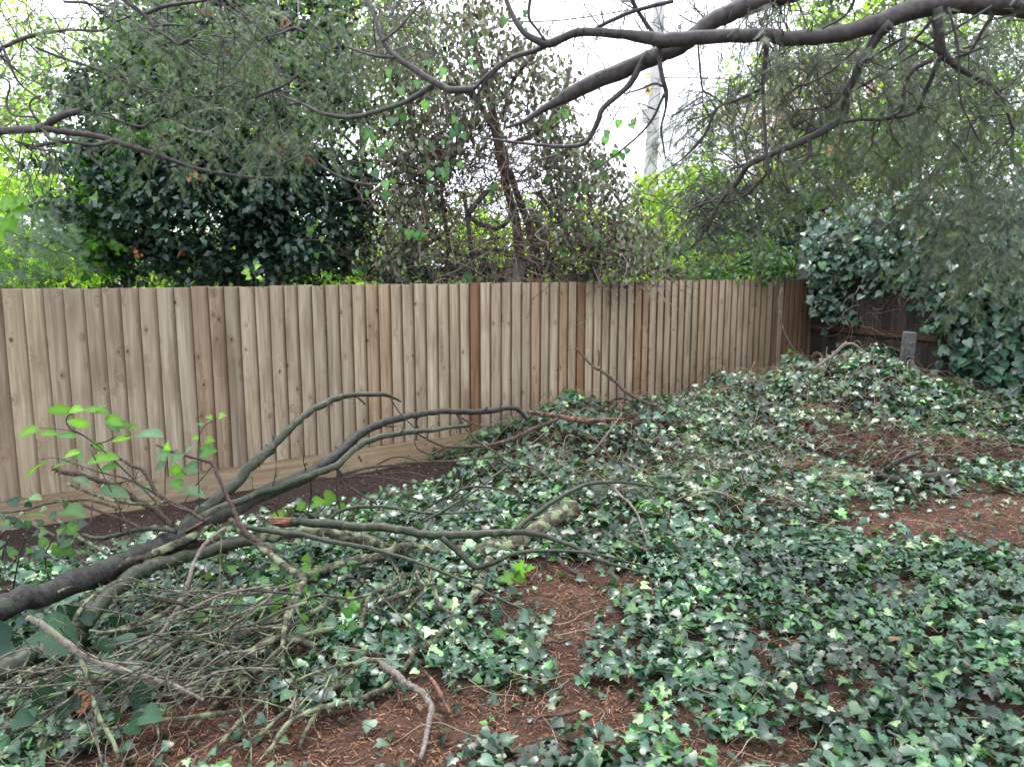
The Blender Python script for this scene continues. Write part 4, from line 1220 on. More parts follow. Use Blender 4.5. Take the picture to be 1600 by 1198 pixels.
branchlets(lt, LO, llimbs, [
    ([(-40, -20), (200, -20), (220, 120), (120, 200), (-40, 190)], 95, 4.0, 5.4, (.25, .5), .18, LC, .8, (.05, .10)),
    ([(180, 60), (420, 60), (430, 240), (300, 260), (150, 180)], 95, 4.3, 5.8, (.25, .5), .18, LC, .9, (.05, .10)),
    ([(200, -20), (420, -20), (420, 100), (240, 80)], 75, 4.3, 5.4, (.25, .45), .18, LC, .85, (.05, .10)),
    ([(20, 205), (110, 205), (90, 300), (40, 320)], 16, 4.1, 4.5, (.2, .35), .6, LC, .8, (.05, .10)),
])

# ================================================================== ivy hanging over the old fence
iv = empty("fence_ivy", (CORNER[0] + OD[0] * 2, CORNER[1] + OD[1] * 2, -.2)); IO = Vector(iv.location)
tag(iv, "thick dark round-leaved ivy hanging over the old fence at the right edge", "ivy")
Ypx = lambda x: 11.2 - (x - 1272) / 328 * 2.9           # distance of the old fence seen at a pixel column
jobs = [([(1300, 345), (1360, 325), (1480, 320), (1480, 400), (1420, 420), (1380, 440), (1330, 425), (1300, 440), (1275, 400)], 150),
        ([(1400, 300), (1640, 300), (1640, 470), (1500, 470), (1420, 430)], 200), ([(1430, 400), (1640, 420), (1640, 620), (1510, 600), (1480, 520)], 220),
        ([(1275, 370), (1330, 360), (1310, 500), (1280, 470)], 40), ([(1490, 560), (1640, 560), (1640, 660), (1500, 625)], 60)]
mb = MB()
allc = []
for poly, nc in jobs:
    for p in px_region(nc, poly, 1, 1.0001):
        px, py, _ = project(p)
        Yc = Ypx(px) - rng.uniform(.08, .55)
        allc.append(at(px, py, Yc))
allc = np.array(allc)
per = 17; n = len(allc) * per
pos = np.repeat(allc, per, 0) + rng.normal(0, 1, (n, 3)) * np.array([.12, .10, .10])
nrm = np.column_stack([rng.normal(-.35, .45, n), rng.normal(-.6, .4, n), rng.normal(.7, .35, n)])
d = np.column_stack([rng.normal(-.2, .5, n), rng.normal(-.4, .4, n), rng.uniform(-1, -.1, n)])
cols = pal([(.020, .055, .035), (.030, .075, .045), (.045, .10, .06), (.07, .14, .09), (.09, .2, .06)], n, .2, [4, 4, 3, 2, .4]) * np.repeat(rng.uniform(.7, 1.3, (len(allc), 1)), per, 0)
big = rng.choice(n, 230, replace=False)
front = big[np.argsort(pos[big][:, 1])][:230]
mask = np.ones(n, bool); mask[front] = False
scatter(mb, HEART, pos[mask], d[mask], nrm[mask], rng.uniform(.07, .115, mask.sum()), cols[mask])
o = mb.build("foliage", M_ivy, iv); o.location = -IO; o["kind"] = "stuff"
for i in front:
    leaf_obj(iv, "heart", M_ivy, pos[i] + np.array([-.04, -.10, .02]), d[i], nrm[i], rng.uniform(.09, .13), cols[i] * 1.15, IO)
mb = MB()
for pts, w in [([(1362, 400), (1350, 430), (1368, 455), (1362, 490), (1362, 520), (1365, 540), (1352, 552)], 5), ([(1395, 380), (1378, 410), (1377, 440), (1378, 462)], 5),
               ([(1400, 385), (1385, 412)], 4), ([(1420, 455), (1385, 478), (1362, 490)], 4), ([(1535, 490), (1500, 480), (1470, 465)], 3)]:
    for_m = [(a, b, Ypx(a) - .12, w) for a, b in pts]
    poly_tube(for_m, .1, 6, mb=mb)
o = mb.build("stem", M_brown, iv); o.location = -IO
mb = MB()
random_stems(mb, 90, [(1280, 440), (1440, 440), (1480, 600), (1300, 590)], 9.0, 9.7, (.2, .7), (.0015, .004), 5, BRN[:3], .5, (0, 0, -.3))
o = mb.build("dead_tendrils", M_straw, iv); o.location = -IO; o["kind"] = "stuff"
bm_ = [(1345, 590, .18), (1330, 570, .12), (1385, 560, .1)]
mb = MB()
for (px, py, r) in bm_:
    leaf_cloud(mb, px_region(6, [(px - 30, py - 15), (px + 30, py - 15), (px + 30, py + 15), (px - 30, py + 15)], 9.0, 9.5), .1, 10, (.05, .09), G_IVY, IVY)
o = mb.build("foliage", M_ivy, iv); o.location = -IO; o["kind"] = "stuff"

# ================================================================== ivy carpet and heap
ic = empty("ivy_ground_cover", (1.5, 4.5, 0)); CO = Vector(ic.location)
tag(ic, "sprawling carpet of ground ivy covering the soil and the heap in front of the fence", "ivy")
def sample_ground(n, x0, x1, y0, y1, thr, power=1.0):
    x = rng.uniform(x0, x1, n); y = rng.uniform(y0, y1, n)
    keep = bare(x, y) + rng.uniform(-.22, .22, n) < thr
    px, py, dep = project(np.stack([x, y, ground(x, y)], -1))
    vis = (px > -140) & (px < 1740) & (py < 1330)
    k = keep & vis
    return x[k], y[k]
def ivy_leaves(x, y, hmin, hmax, smin, smax, w):
    n = len(x)
    s, dd = sd(x, y)
    z = ground(x, y) + rng.uniform(hmin, hmax, n)
    # slope normal of the ground / heap
    e = .08
    gxn = -(ground(x + e, y) - ground(x - e, y)) / (2 * e); gyn = -(ground(x, y + e) - ground(x, y - e)) / (2 * e)
    nrm = np.column_stack([gxn + rng.normal(0, .5, n), gyn + rng.normal(-.12, .5, n), np.ones(n)])
    a = rng.uniform(0, 2 * PI, n)
    d = np.column_stack([np.cos(a), np.sin(a) - .35, rng.normal(-.25, .3, n)])
    cols = pal([(.015, .050, .027), (.027, .078, .038), (.045, .112, .06), (.07, .17, .05), (.13, .25, .085), (.26, .33, .18)], n, .2, w)
    drift = np.clip(1 + .42 * wob(x, y, 3.1, 6.0) + .2 * wob(x, y, 9.0, 2.0), .35, 2)
    return np.column_stack([x, y, z]), d, nrm, smin + (smax - smin) * rng.beta(1.6, 2.4, n), cols * drift[:, None]
W1 = [3.2, 4.2, 3, 1.6, .55, .35]
batches = []
x, y = sample_ground(21000, -2.6, 3.6, 1.9, 4.4, .32); batches.append(ivy_leaves(x, y, .01, .08, .026, .078, W1))
x, y = sample_ground(20000, -3.8, 5.6, 4.0, 8.6, .42); batches.append(ivy_leaves(x, y, .01, .12, .035, .10, W1))
x, y = sample_ground(5200, 1.5, 6.4, 6.5, 11.0, .6); batches.append(ivy_leaves(x, y, .02, .15, .05, .095, W1))
# a second, taller layer on the heap
x, y = sample_ground(16000, -.6, 6.0, 4.6, 10.6, .5)
s, dd = sd(x, y); k = (s > 3.1) & (dd > .25) & (dd < 3.6)
k &= (wob(x, y, 5.0, 9.0) > -.1)
batches.append(ivy_leaves(x[k], y[k], .03, .17, .05, .115, [4, 4, 2.5, 1.6, .6, .35]))
# sparse isolated leaves in the bare patches
x = rng.uniform(-2.5, 4.2, 1800); y = rng.uniform(1.95, 5.6, 1800)
s, dd = sd(x, y); k = (dd > 1.3)
batches.append(ivy_leaves(x[k], y[k], .004, .04, .028, .07, [2, 3, 3, 1.2, .6, .5]))
P_, D_, N_2, S_, C_ = [np.concatenate([b[i] for b in batches]) for i in range(5)]
px, py, dep = project(P_)
size_px = S_ * F / dep
inv = (px > 10) & (px < 1590) & (py > 560) & (py < 1190)
order = np.argsort(-size_px * inv + 1e-3)
ind = order[:290]
mask = np.ones(len(P_), bool); mask[ind] = False
mb = MB()
kt = rng.integers(0, 3, len(P_))
wd = rng.uniform(.75, 1.15, len(P_))
for q, tp_ in enumerate((IVY, IVY2, IVY3)):
    m_ = mask & (kt == q)
    scatter(mb, tp_, P_[m_], D_[m_], N_2[m_], S_[m_], C_[m_], wd[m_])
o = mb.build("leaf_mass", M_ivy, ic); o.location = -CO; o["kind"] = "stuff"
for i in ind:
    leaf_obj(ic, ["ivy", "ivyb", "ivyc"][kt[i]], M_ivy, P_[i], D_[i], N_2[i], S_[i], C_[i], CO)
# leaf stalks and runners
mb = MB()
k = rng.choice(np.where(mask)[0], 5200, replace=False)
for i in k:
    p = P_[i]; b = p + np.array([rng.normal(0, .03), rng.normal(0, .03), 0]); b[2] = float(ground(b[0], b[1])) - .005
    c_ = [(.10, .14, .05), (.16, .09, .05), (.13, .17, .07)][rng.integers(3)]
    mb_p = np.array([b, (b + p) / 2 + rng.normal(0, .008, 3), p])
    tube(mb, mb_p, [.0011, .001, .0009], 3, 1, C=c_)
o = mb.build("leaf_stalks", M_straw, ic); o.location = -CO; o["kind"] = "stuff"

# dead stems, roots and straw over the heap and the soil
def ground_strands(n, xr, yr, ln, r, cols, lift=(.01, .12), cond=None, curl=.5, arc=.05, sides=3):
    mb = MB(); k = 0
    while k < n:
        x = rng.uniform(*xr); y = rng.uniform(*yr)
        if cond is not None and not cond(x, y): continue
        a = rng.uniform(0, 2 * PI); l = rng.uniform(*ln); seg = 5
        h = rng.uniform(*lift); pts = []
        top = rng.uniform(0, arc)
        for q in range(seg + 1):
            hh = h + top * math.sin(PI * q / seg)
            pts.append((x, y, float(ground(x, y)) + hh))
            a += rng.normal(0, curl)
            x += math.cos(a) * l / seg; y += math.sin(a) * l / seg
        rr = rng.uniform(*r)
        tube(mb, pts, np.linspace(rr, rr * .5, seg + 1), sides, 2, C=cols[rng.integers(len(cols))])
        k += 1
    return mb
STR = [(.30, .22, .15), (.22, .14, .10), (.14, .08, .06), (.38, .31, .22), (.20, .22, .10), (.10, .055, .04)]
def on_heap(x, y):
    s, d = sd(x, y); return s > 3.2 and .2 < d < 3.7
hp = ground_strands(2600, (-.5, 5.8), (4.6, 10.5), (.12, .55), (.0013, .0032), STR, (.06, .17), on_heap, .45, .1)
def crest(x, y):
    s, d = sd(x, y); return 3.8 < s < 8.6 and .5 < d < 2.6
hq = ground_strands(90, (0, 5.6), (5.2, 10.0), (.3, .7), (.002, .005), STR[1:3] + [(.09, .06, .045)], (.08, .2), crest, .3, .22, 5)
o = tag(hq.build("loose_sticks", M_straw), "loose bent sticks poking out of the ivy along the heap", "plant litter", kind="stuff")
tag(hp.build("dead_stem_litter", M_straw), "loose dead ivy stems and straw strewn over the heap", "plant litter", kind="stuff")
def in_hollow(x, y): return float(patches(np.array(x), np.array(y), HOLLOW)) > .3
hp = ground_strands(1300, (-.5, 5.8), (4.4, 9.5), (.1, .35), (.0012, .004), [(.16, .08, .055), (.10, .05, .04), (.22, .13, .09), (.05, .03, .025)], (.0, .14), in_hollow, .5, .06)
tag(hp.build("root_tangle", M_straw), "brown tangle of dead roots in the hollows of the heap", "plant litter", kind="stuff")
fs = ground_strands(1300, (-2.4, 3.8), (2.0, 5.8), (.05, .35), (.0009, .0026), STR, (.004, .09), None, .35, .02)
tag(fs.build("twig_litter", M_straw), "small dead twigs scattered on the soil and ivy in the foreground", "plant litter", kind="stuff")

# reddish needle litter on the bare soil
n = 230000
x = rng.uniform(-2.8, 5.2, n); y = 1.9 + 4.6 * rng.uniform(0, 1, n) ** 1.25
b_ = patches(x, y, PATCH)
s, dd = sd(x, y)
k = (b_ + rng.uniform(-.45, .25, n) > .22) | ((rng.uniform(0, 1, n) < .10) & (dd > 1.2))
px, py, dep = project(np.stack([x, y, ground(x, y)], -1))
k &= (px > -60) & (px < 1660) & (py < 1260)
x, y = x[k], y[k]; n = len(x)
a = rng.uniform(0, 2 * PI, n); sz = .006 + .034 * rng.beta(1.5, 3, n)
pos = np.column_stack([x, y, ground(x, y) + rng.uniform(.002, .012, n)])
NEEDLE = (np.array([(-.08, 0, 0), (.08, 0, 0), (.05, 1, 0), (-.05, 1, 0)], float), np.array([(0, 1, 2), (0, 2, 3)]))
d = np.column_stack([np.cos(a), np.sin(a), rng.normal(0, .25, n)])
nr = np.column_stack([rng.normal(0, .4, n), rng.normal(0, .4, n), np.ones(n)])
mb = MB()
scatter(mb, NEEDLE, pos, d, nr, sz, pal([(.19, .085, .042), (.29, .13, .06), (.12, .055, .034), (.42, .28, .19), (.04, .026, .02), (.20, .115, .075)], n, .25, [3, 2.4, 3, 1.2, 2.4, 3]))
tag(mb.build("needle_litter", M_litter, smooth=False), "reddish brown fallen yew needles lying on the bare soil patches", "plant litter", kind="stuff")
# flat brown leaf fragments and bark chips
n = 5000
x = rng.uniform(-2.6, 4.6, n); y = rng.uniform(1.95, 6.3, n); s, dd = sd(x, y)
k = (dd > .9); x, y = x[k], y[k]; n = len(x)
mb = MB()
a = rng.uniform(0, 2 * PI, n)
scatter(mb, LEAF4, np.column_stack([x, y, ground(x, y) + rng.uniform(.004, .02, n)]), np.column_stack([np.cos(a), np.sin(a), rng.normal(0, .3, n)]), np.column_stack([rng.normal(0, .5, n), rng.normal(0, .5, n), np.ones(n)]), .01 + .045 * rng.beta(1.3, 3.5, n), pal([(.14, .085, .055), (.22, .14, .09), (.08, .045, .03), (.34, .26, .17), (.05, .032, .025)], n, .25))
tag(mb.build("leaf_fragments", M_wilt), "brown leaf fragments and bark chips strewn over the soil and ivy in the foreground", "plant litter", kind="stuff")
# wood crumbs on the strip of soil at the foot of the fence
n = 7000
s = rng.uniform(-1.4, 3.6, n); dd = rng.uniform(.05, 1.1, n)
x = P0[0] + U[0] * s + N[0] * dd; y = P0[1] + U[1] * s + N[1] * dd
pos = np.column_stack([x, y, ground(x, y) + .004])
a = rng.uniform(0, 2 * PI, n)
mb = MB()
scatter(mb, LEAF4, pos, np.column_stack([np.cos(a), np.sin(a), rng.normal(0, .3, n)]), np.column_stack([rng.normal(0, .4, n), rng.normal(0, .4, n), np.ones(n)]), rng.uniform(.005, .026, n), pal([(.05, .03, .025), (.16, .12, .09), (.09, .05, .04), (.4, .33, .24)], n, .2, [5, 2, 4, .5]))
tag(mb.build("soil_crumbs", M_litter, smooth=False), "small wood and soil crumbs on the dark strip at the foot of the fence", "plant litter", kind="stuff")

# ================================================================== fallen branches
def knobs(P, R, mb, n, ln=(.01, .03)):
    for _ in range(n):
        i = rng.integers(1, len(P) - 1)
        d = unit(np.cross(unit(P[i + 1] - P[i]), rng.normal(0, 1, 3)))
        l = rng.uniform(*ln) + R[i]
        tube(mb, [P[i], P[i] + d * l], [R[i] * .35, R[i] * .12], 5, 1)

def stick(pts, Y, widths, sides=8, rough=.08, sub=4, mb=None, nk=0, wig=.05):
    """pts in photo px; Y and widths: scalars, pairs or lists"""
    n = len(pts)
    def ex(v):
        v = np.atleast_1d(np.array(v, float))
        return v if len(v) == n else np.interp(np.linspace(0, 1, n), np.linspace(0, 1, len(v)), v)
    Yv, Wv = ex(Y), ex(widths)
    P = []
    for (a, b), yy in zip(pts, Yv):
        p = at(a, b, yy)
        g = float(ground(p[0], p[1])) + .03
        if p[2] < g:            # would be under the soil: rest on it instead
            p = gp(a, b, .035)
        P.append(p)
    P = np.array(P)
    R = Wv * P[:, 1] / (2 * F)
    m = mb or MB()
    PP, RR = tube(m, P, R, sides, sub, rough, wig)
    if nk: knobs(PP, RR, m, nk)
    return m, PP, RR

def side_twigs(root, PP, RR, n, ln, mat, up=.2, spread=1.0, sub=2):
    for _ in range(n):
        i = rng.integers(len(PP) // 6, len(PP) - 1)
        t = unit(PP[min(i + 1, len(PP) - 1)] - PP[i - 1])
        d = unit(t * .7 + rng.normal(0, .55, 3) * spread + np.array([0, 0, up]))
        l = rng.uniform(*ln)
        pts = [PP[i]]
        for k in range(5):
            d = unit(d + rng.normal(0, .22, 3))
            q = pts[-1] + d * l / 5
            q[2] = max(q[2], float(ground(q[0], q[1])) + .01)
            pts.append(q)
        m = MB(); r = min(RR[i] * .5, .006)
        a, b = tube(m, pts, np.linspace(r, .0012, 6), 5, 2)
        for _k in range(sub):
            j = rng.integers(2, len(a) - 1)
            d2 = unit(unit(a[j] - a[j - 1]) + rng.normal(0, .6, 3))
            e = a[j] + d2 * l * rng.uniform(.2, .5); e[2] = max(e[2], float(ground(e[0], e[1])) + .008)
            tube(m, [a[j], (a[j] + e) / 2 + rng.normal(0, .01, 3), e], [r * .5, r * .35, .0009], 4, 2)
        m.build("twig", mat, root)

def branch(label, mat, pts, Y, w, twigs=(), auto=0, ln=(.1, .3), tmat=None, cat="branch", name="fallen_branch", nk=4, sides=8, up=.2, group=None):
    m, PP, RR = stick(pts, Y, w, sides, rough=.13, nk=nk + 3, wig=.12, sub=5)
    o = m.build(name, mat)
    tag(o, label, cat, group)
    for t in twigs:
        tp, ty, tw = t[:3]
        mm, a, b = stick(tp, ty, tw, 6, sub=3, nk=3)
        mm.build("twig", t[3] if len(t) > 3 else (tmat or mat), o)
    if auto: side_twigs(o, PP, RR, auto, ln, tmat or mat, up)
    return o

def splinters(a, b, Y, n, spread):
    """a sheaf of torn wood splinters from a to b"""
    mb = MB()
    A = at(a[0], a[1], Y); B = at(b[0], b[1], Y)
    s_ = spread * Y / (2 * F); ax = unit(B - A); l = np.linalg.norm(B - A)
    for i in range(n):
        o_ = rng.normal(0, 1, 3); o_ -= ax * o_.dot(ax); o_ = unit(o_) * s_ * rng.uniform(.1, .8)
        e = B * 1.0 + o_ * rng.uniform(.5, 1.4) - ax * l * rng.uniform(0, .55)
        mid = (A + e) / 2 + o_ * .6 + rng.normal(0, .003, 3)
        w_ = s_ * rng.uniform(.25, .5)
        v = rng.uniform(.5, 1.5)
        tube(mb, [A + o_ * .7, mid, e], [w_, w_ * .8, .001], 4, 2, .2, C=(v, v * .95, v * .9))
    return mb

# -- big dark limb and its twigs
branch("long dark limb sweeping up from the left edge and arching over the brush pile", M_limb,
       [(-70, 978), (0, 950), (100, 915), (200, 875), (275, 843), (330, 812), (430, 765), (490, 735), (527, 710), (560, 680), (600, 660), (650, 648), (687, 643), (750, 643), (797, 637), (812, 642), (824, 657)],
       [2.8, 2.95, 3.2, 3.5, 3.75, 3.95, 4.3, 4.5, 4.65, 4.85, 5.0, 5.2, 5.3, 5.5, 5.6, 5.65, 5.65], [44, 42, 39, 36, 33, 27, 23, 20, 18, 14, 12, 10, 9, 9, 8, 7, 5],
       twigs=[([(655, 649), (650, 660), (657, 672), (664, 672)], 5.2, [3, 2]), ([(752, 646), (762, 636), (757, 640)], 5.5, [4, 2]),
              ([(527, 727), (528, 745), (526, 770), (531, 800), (525, 830)], [4.6, 4.5], [5, 2]), ([(530, 735), (545, 760), (540, 790)], 4.6, [3, 1.5]),
              ([(485, 750), (486, 775), (481, 800)], 4.5, [4, 2]), ([(428, 785), (432, 800), (436, 810)], 4.2, [3, 1.5]), ([(560, 712), (565, 722)], 4.8, [3, 2]),
              ([(560, 742), (590, 735), (625, 727)], 4.9, [3, 2])],
       auto=5, ln=(.08, .2), nk=8, sides=12)
# pale strip where the bark is split
m, _, _ = stick([(90, 925), (135, 905), (190, 880), (245, 862), (300, 838), (330, 820)], [3.12, 3.9], [5, 9, 13, 14, 13, 5], 8)
tag(m.build("fallen_branch", M_lichen), "pale lichened branch lying along the split side of the big dark limb", "branch")
m = splinters((330, 810), (225, 868), 3.78, 14, 13)
tag(m.build("bark_strip", M_red), "torn dark and reddish bark flap on the big limb where it splits", "bark")

branch("mossy dark branch arching highest above the pile against the fence", M_green,
       [(285, 832), (310, 808), (340, 780), (370, 752), (400, 722), (430, 693), (455, 668), (475, 650), (500, 634), (525, 622), (550, 617), (595, 616), (612, 620), (626, 627)],
       [3.85, 5.1], [28, 25, 20, 18, 17, 14, 12, 11, 11, 10, 8, 7, 5, 3],
       twigs=[([(555, 618), (566, 626), (571, 633)], 5.0, [4, 3]), ([(430, 704), (418, 712), (402, 725)], 4.4, [7, 4]), ([(610, 622), (625, 645), (650, 670), (655, 675)], 5.1, [2.5, 1.5])], nk=6)
branch("greenish brown branch curving low under the dark arching limb", M_green,
       [(235, 862), (300, 815), (350, 792), (400, 772), (450, 755), (487, 742), (525, 727), (550, 705), (585, 685), (625, 677), (675, 672), (705, 667), (732, 665)],
       [3.75, 5.3], [14, 14, 13, 12, 12, 12, 12, 10, 10, 9, 7, 6, 6], auto=3, ln=(.1, .2))
branch("smooth green branch with a torn orange end lying across the centre of the pile", M_green,
       [(455, 815), (500, 817), (560, 822), (620, 826), (660, 834), (690, 836), (760, 833), (800, 831), (830, 833), (860, 840), (900, 855), (930, 873), (970, 885), (1012, 898)],
       [4.0, 3.95, 3.9, 3.9, 3.9, 3.9, 3.9, 3.9, 3.9, 3.9, 3.85, 3.8, 3.75, 3.7], [13, 15, 15, 14, 14, 14, 13, 11, 9, 8, 7, 7, 5, 3],
       twigs=[([(805, 829), (820, 815), (838, 802), (870, 780), (895, 766), (920, 756), (950, 753), (980, 754), (1010, 758), (1042, 765)], [3.9, 4.3], [10, 8, 7, 6, 5, 3]),
              ([(690, 840), (712, 858), (732, 878), (746, 886), (775, 877), (800, 866), (830, 861), (870, 860), (905, 862), (930, 865), (975, 876), (1020, 888)], [3.85, 3.75], [10, 9, 8, 7, 6, 4, 3])],
       nk=6, sides=10)
m = splinters((462, 816), (402, 815), 4.0, 11, 16)
tag(m.build("torn_wood", M_red), "splintered orange torn end of the smooth green branch", "wood")
branch("thin olive branch running below the smooth green one to the lower middle", M_green,
       [(380, 822), (400, 826), (475, 836), (512, 845), (560, 853), (600, 862), (645, 876), (700, 897), (750, 920), (797, 943), (830, 955)], [3.85, 3.35], [9, 9, 9, 8, 8, 7, 6, 5, 4, 4, 2],
       twigs=[([(768, 930), (790, 960), (812, 985)], 3.5, [3, 2])], auto=2)
branch("thick grey lichen-crusted branch lying behind the thin olive branch", M_lichen,
       [(260, 850), (330, 848), (400, 842), (450, 833), (500, 830), (540, 836), (575, 845), (607, 855), (640, 866)], [4.0, 4.15], [16, 17, 16, 17, 18, 17, 16, 14, 12], sides=10, nk=10, auto=3)
branch("mossy lichened log with a broken reddish end in the middle of the ivy", M_lichen,
       [(560, 880), (600, 866), (640, 858), (690, 862), (740, 866), (797, 852), (830, 835), (868, 808), (900, 793)], [4.05, 4.05, 4.05, 4.1, 4.1, 4.2, 4.3, 4.5, 4.6], [16, 20, 24, 27, 30, 30, 28, 28, 26], cat="log", name="mossy_log", sides=12, nk=6)
m = splinters((888, 798), (912, 804), 4.55, 14, 24)
tag(m.build("torn_wood", M_red), "raw reddish broken end of the mossy log", "wood")
branch("lichened branch rising from the lower left of the mossy log", M_lichen, [(472, 900), (490, 894), (512, 889), (550, 877), (587, 870), (617, 857), (650, 852)], [3.7, 4.0], [14, 15, 15, 15, 14, 14, 12], auto=3, nk=8)
branch("long lichen-spotted branch winding down from the mossy log to the lower left", M_lichen,
       [(765, 875), (757, 898), (750, 918), (732, 943), (712, 963), (687, 993), (662, 1010), (625, 1023), (587, 1024), (537, 1018), (497, 1012), (462, 998), (425, 1000), (385, 1020), (340, 1040), (290, 1062), (235, 1078), (180, 1092)],
       [4.0, 3.85, 3.7, 3.55, 3.45, 3.3, 3.2, 3.1, 3.05, 3.0, 3.0, 3.0, 2.95, 2.85, 2.8, 2.75, 2.7, 2.65], [18, 17, 17, 16, 15, 15, 15, 14, 13, 13, 12, 12, 13, 12, 10, 8, 6, 4],
       twigs=[([(625, 1023), (645, 1030), (628, 1050)], 3.0, [14, 10])], auto=10, ln=(.12, .35), nk=14, sides=10)
branch("grey branch crooked down to the soil at the bottom centre", M_pale,
       [(590, 1036), (605, 1045), (617, 1050), (637, 1068), (662, 1083), (674, 1105), (671, 1130), (665, 1158), (657, 1188)], [2.85, 2.35], [14, 14, 12, 11, 11, 11, 10, 9, 8], sides=10, nk=6)
branch("pale grey branch forked from the dark knot towards the bottom left", M_lichen,
       [(597, 1040), (575, 1046), (547, 1060), (507, 1083), (480, 1092), (462, 1100), (437, 1123), (418, 1137), (400, 1150), (370, 1172)], [2.85, 2.4], [14, 13, 12, 12, 11, 10, 8, 6, 5, 4], auto=6, ln=(.1, .25), nk=8)
branch("yellow-lichened thin branch above the dark knot", M_lichen, [(600, 1043), (585, 1032), (560, 1035), (515, 1043), (475, 1058), (437, 1076), (400, 1088), (350, 1100)], [2.85, 2.6], [9, 8, 7, 6, 6, 5, 4, 3], auto=4, ln=(.1, .25))
branch("mossy curved branch below the dark knot reaching the bottom soil", M_lichen, [(618, 1060), (600, 1078), (570, 1090), (547, 1095), (515, 1103), (492, 1118), (477, 1145), (467, 1172)], [2.75, 2.4], [10, 10, 10, 9, 8, 7, 6, 5], nk=6)
branch("pale bark stick lying diagonally across the lower left of the pile", M_pale,
       [(44, 964), (60, 972), (75, 984), (105, 1005), (140, 1028), (180, 1043), (225, 1058), (270, 1070), (295, 1082), (318, 1093)], [2.55, 2.45], [9, 11, 12, 12, 12, 11, 10, 9, 7, 5], nk=10, sides=10)
branch("long pale grey twig crossing over the diagonal stick to the left edge", M_pale,
       [(352, 824), (327, 842), (307, 870), (297, 898), (287, 935), (267, 965), (250, 990), (215, 1020), (185, 1045), (150, 1065), (120, 1088), (92, 1113), (65, 1130), (30, 1134), (-10, 1138)], [3.4, 2.35], [5, 6, 6, 7, 7, 7, 7, 7, 7, 7, 7, 7, 6, 4, 3],
       twigs=[([(250, 990), (225, 998), (190, 1015), (165, 1030)], [2.8, 2.6], [4, 2.5]), ([(287, 938), (300, 922), (308, 912), (302, 905)], 3.0, [4, 3]), ([(95, 1112), (85, 1140), (62, 1178), (30, 1190)], [2.5, 2.3], [6, 3], M_lichen),
              ([(120, 1090), (60, 1118), (0, 1158)], [2.5, 2.3], [5, 2], M_lichen)], auto=6, ln=(.1, .3), nk=12)
branch("lichened stick hanging down from under the diagonal bark stick", M_lichen, [(128, 1030), (140, 1073), (147, 1098), (160, 1130), (175, 1153), (187, 1190)], [2.5, 2.25], [9, 9, 8, 8, 7, 8], twigs=[([(148, 1120), (150, 1150), (160, 1196)], 2.3, [3, 4], M_pale)], nk=6)
branch("thick dark green limb low on the left under the pile", M_green,
       [(-60, 1062), (0, 1048), (40, 1028), (75, 1012), (120, 992), (135, 970), (155, 945), (178, 922), (212, 896), (250, 880), (300, 868), (360, 850), (420, 838)],
       [2.55, 2.65, 2.75, 2.85, 3.0, 3.05, 3.15, 3.25, 3.4, 3.5, 3.7, 3.9, 4.1], [36, 36, 34, 32, 30, 28, 27, 26, 25, 22, 20, 18, 12],
       twigs=[([(105, 1005), (118, 965), (135, 940), (160, 920), (190, 905)], [2.85, 3.2], [9, 4], M_lichen), ([(140, 985), (165, 987), (200, 976), (240, 958)], [2.95, 3.1], [6, 3], M_lichen)], sides=12, nk=6)
branch("dark grey limb forked beneath the mossy arching branch", M_limb, [(225, 880), (262, 872), (300, 862), (350, 850), (400, 845)], [3.6, 4.0], [20, 16, 12], nk=2)
branch("thick brown cut stick sloping down from the upper left into the pile", M_brown,
       [(82, 730), (100, 737), (120, 740), (155, 750), (187, 762), (212, 780), (240, 795), (262, 815), (282, 830), (300, 843), (325, 856)], [3.9, 3.85], [9, 10, 10, 9, 9, 10, 10, 11, 10, 9, 8], nk=10, auto=2)
branch("knobbly lichened branch from the crossing point down to the forked twigs", M_lichen,
       [(360, 812), (385, 835), (400, 846), (427, 870), (450, 888), (472, 902), (466, 925), (455, 945), (447, 965), (444, 985), (441, 1018), (442, 1045), (436, 1062), (427, 1078), (400, 1108), (372, 1132), (345, 1162), (312, 1199)],
       [3.9, 3.8, 3.75, 3.65, 3.55, 3.45, 3.3, 3.2, 3.1, 3.0, 2.9, 2.8, 2.72, 2.65, 2.55, 2.5, 2.4, 2.25], [10, 11, 11, 12, 12, 13, 12, 11, 10, 9, 8, 7, 7, 7, 7, 7, 7, 6],
       twigs=[([(442, 1042), (460, 1060), (463, 1080), (460, 1093), (450, 1133), (425, 1168), (400, 1196)], [2.8, 2.3], [5, 4, 3], M_pale),
              ([(470, 905), (440, 915), (400, 922), (330, 940), (280, 962)], [3.4, 3.1], [4, 2]), ([(466, 920), (420, 945), (380, 965), (300, 1000)], [3.3, 2.9], [4, 2]),
              ([(455, 945), (410, 985), (370, 1010), (300, 1050), (250, 1075)], [3.2, 2.7], [5, 2])], auto=16, ln=(.12, .4), nk=12)
branch("dark crooked twig rising against the fence above the crossing point", M_brown, [(245, 695), (275, 707), (310, 717), (332, 725), (342, 747), (355, 775), (367, 800), (375, 820), (397, 842), (430, 862)], [4.1, 3.7], [4, 5, 5, 6, 6, 6, 7, 8, 9, 9], nk=8,
       twigs=[([(275, 707), (262, 708), (250, 718)], 4.1, [3, 2]), ([(332, 727), (318, 745), (300, 765), (285, 790)], 4.1, [2.5, 1.5])])
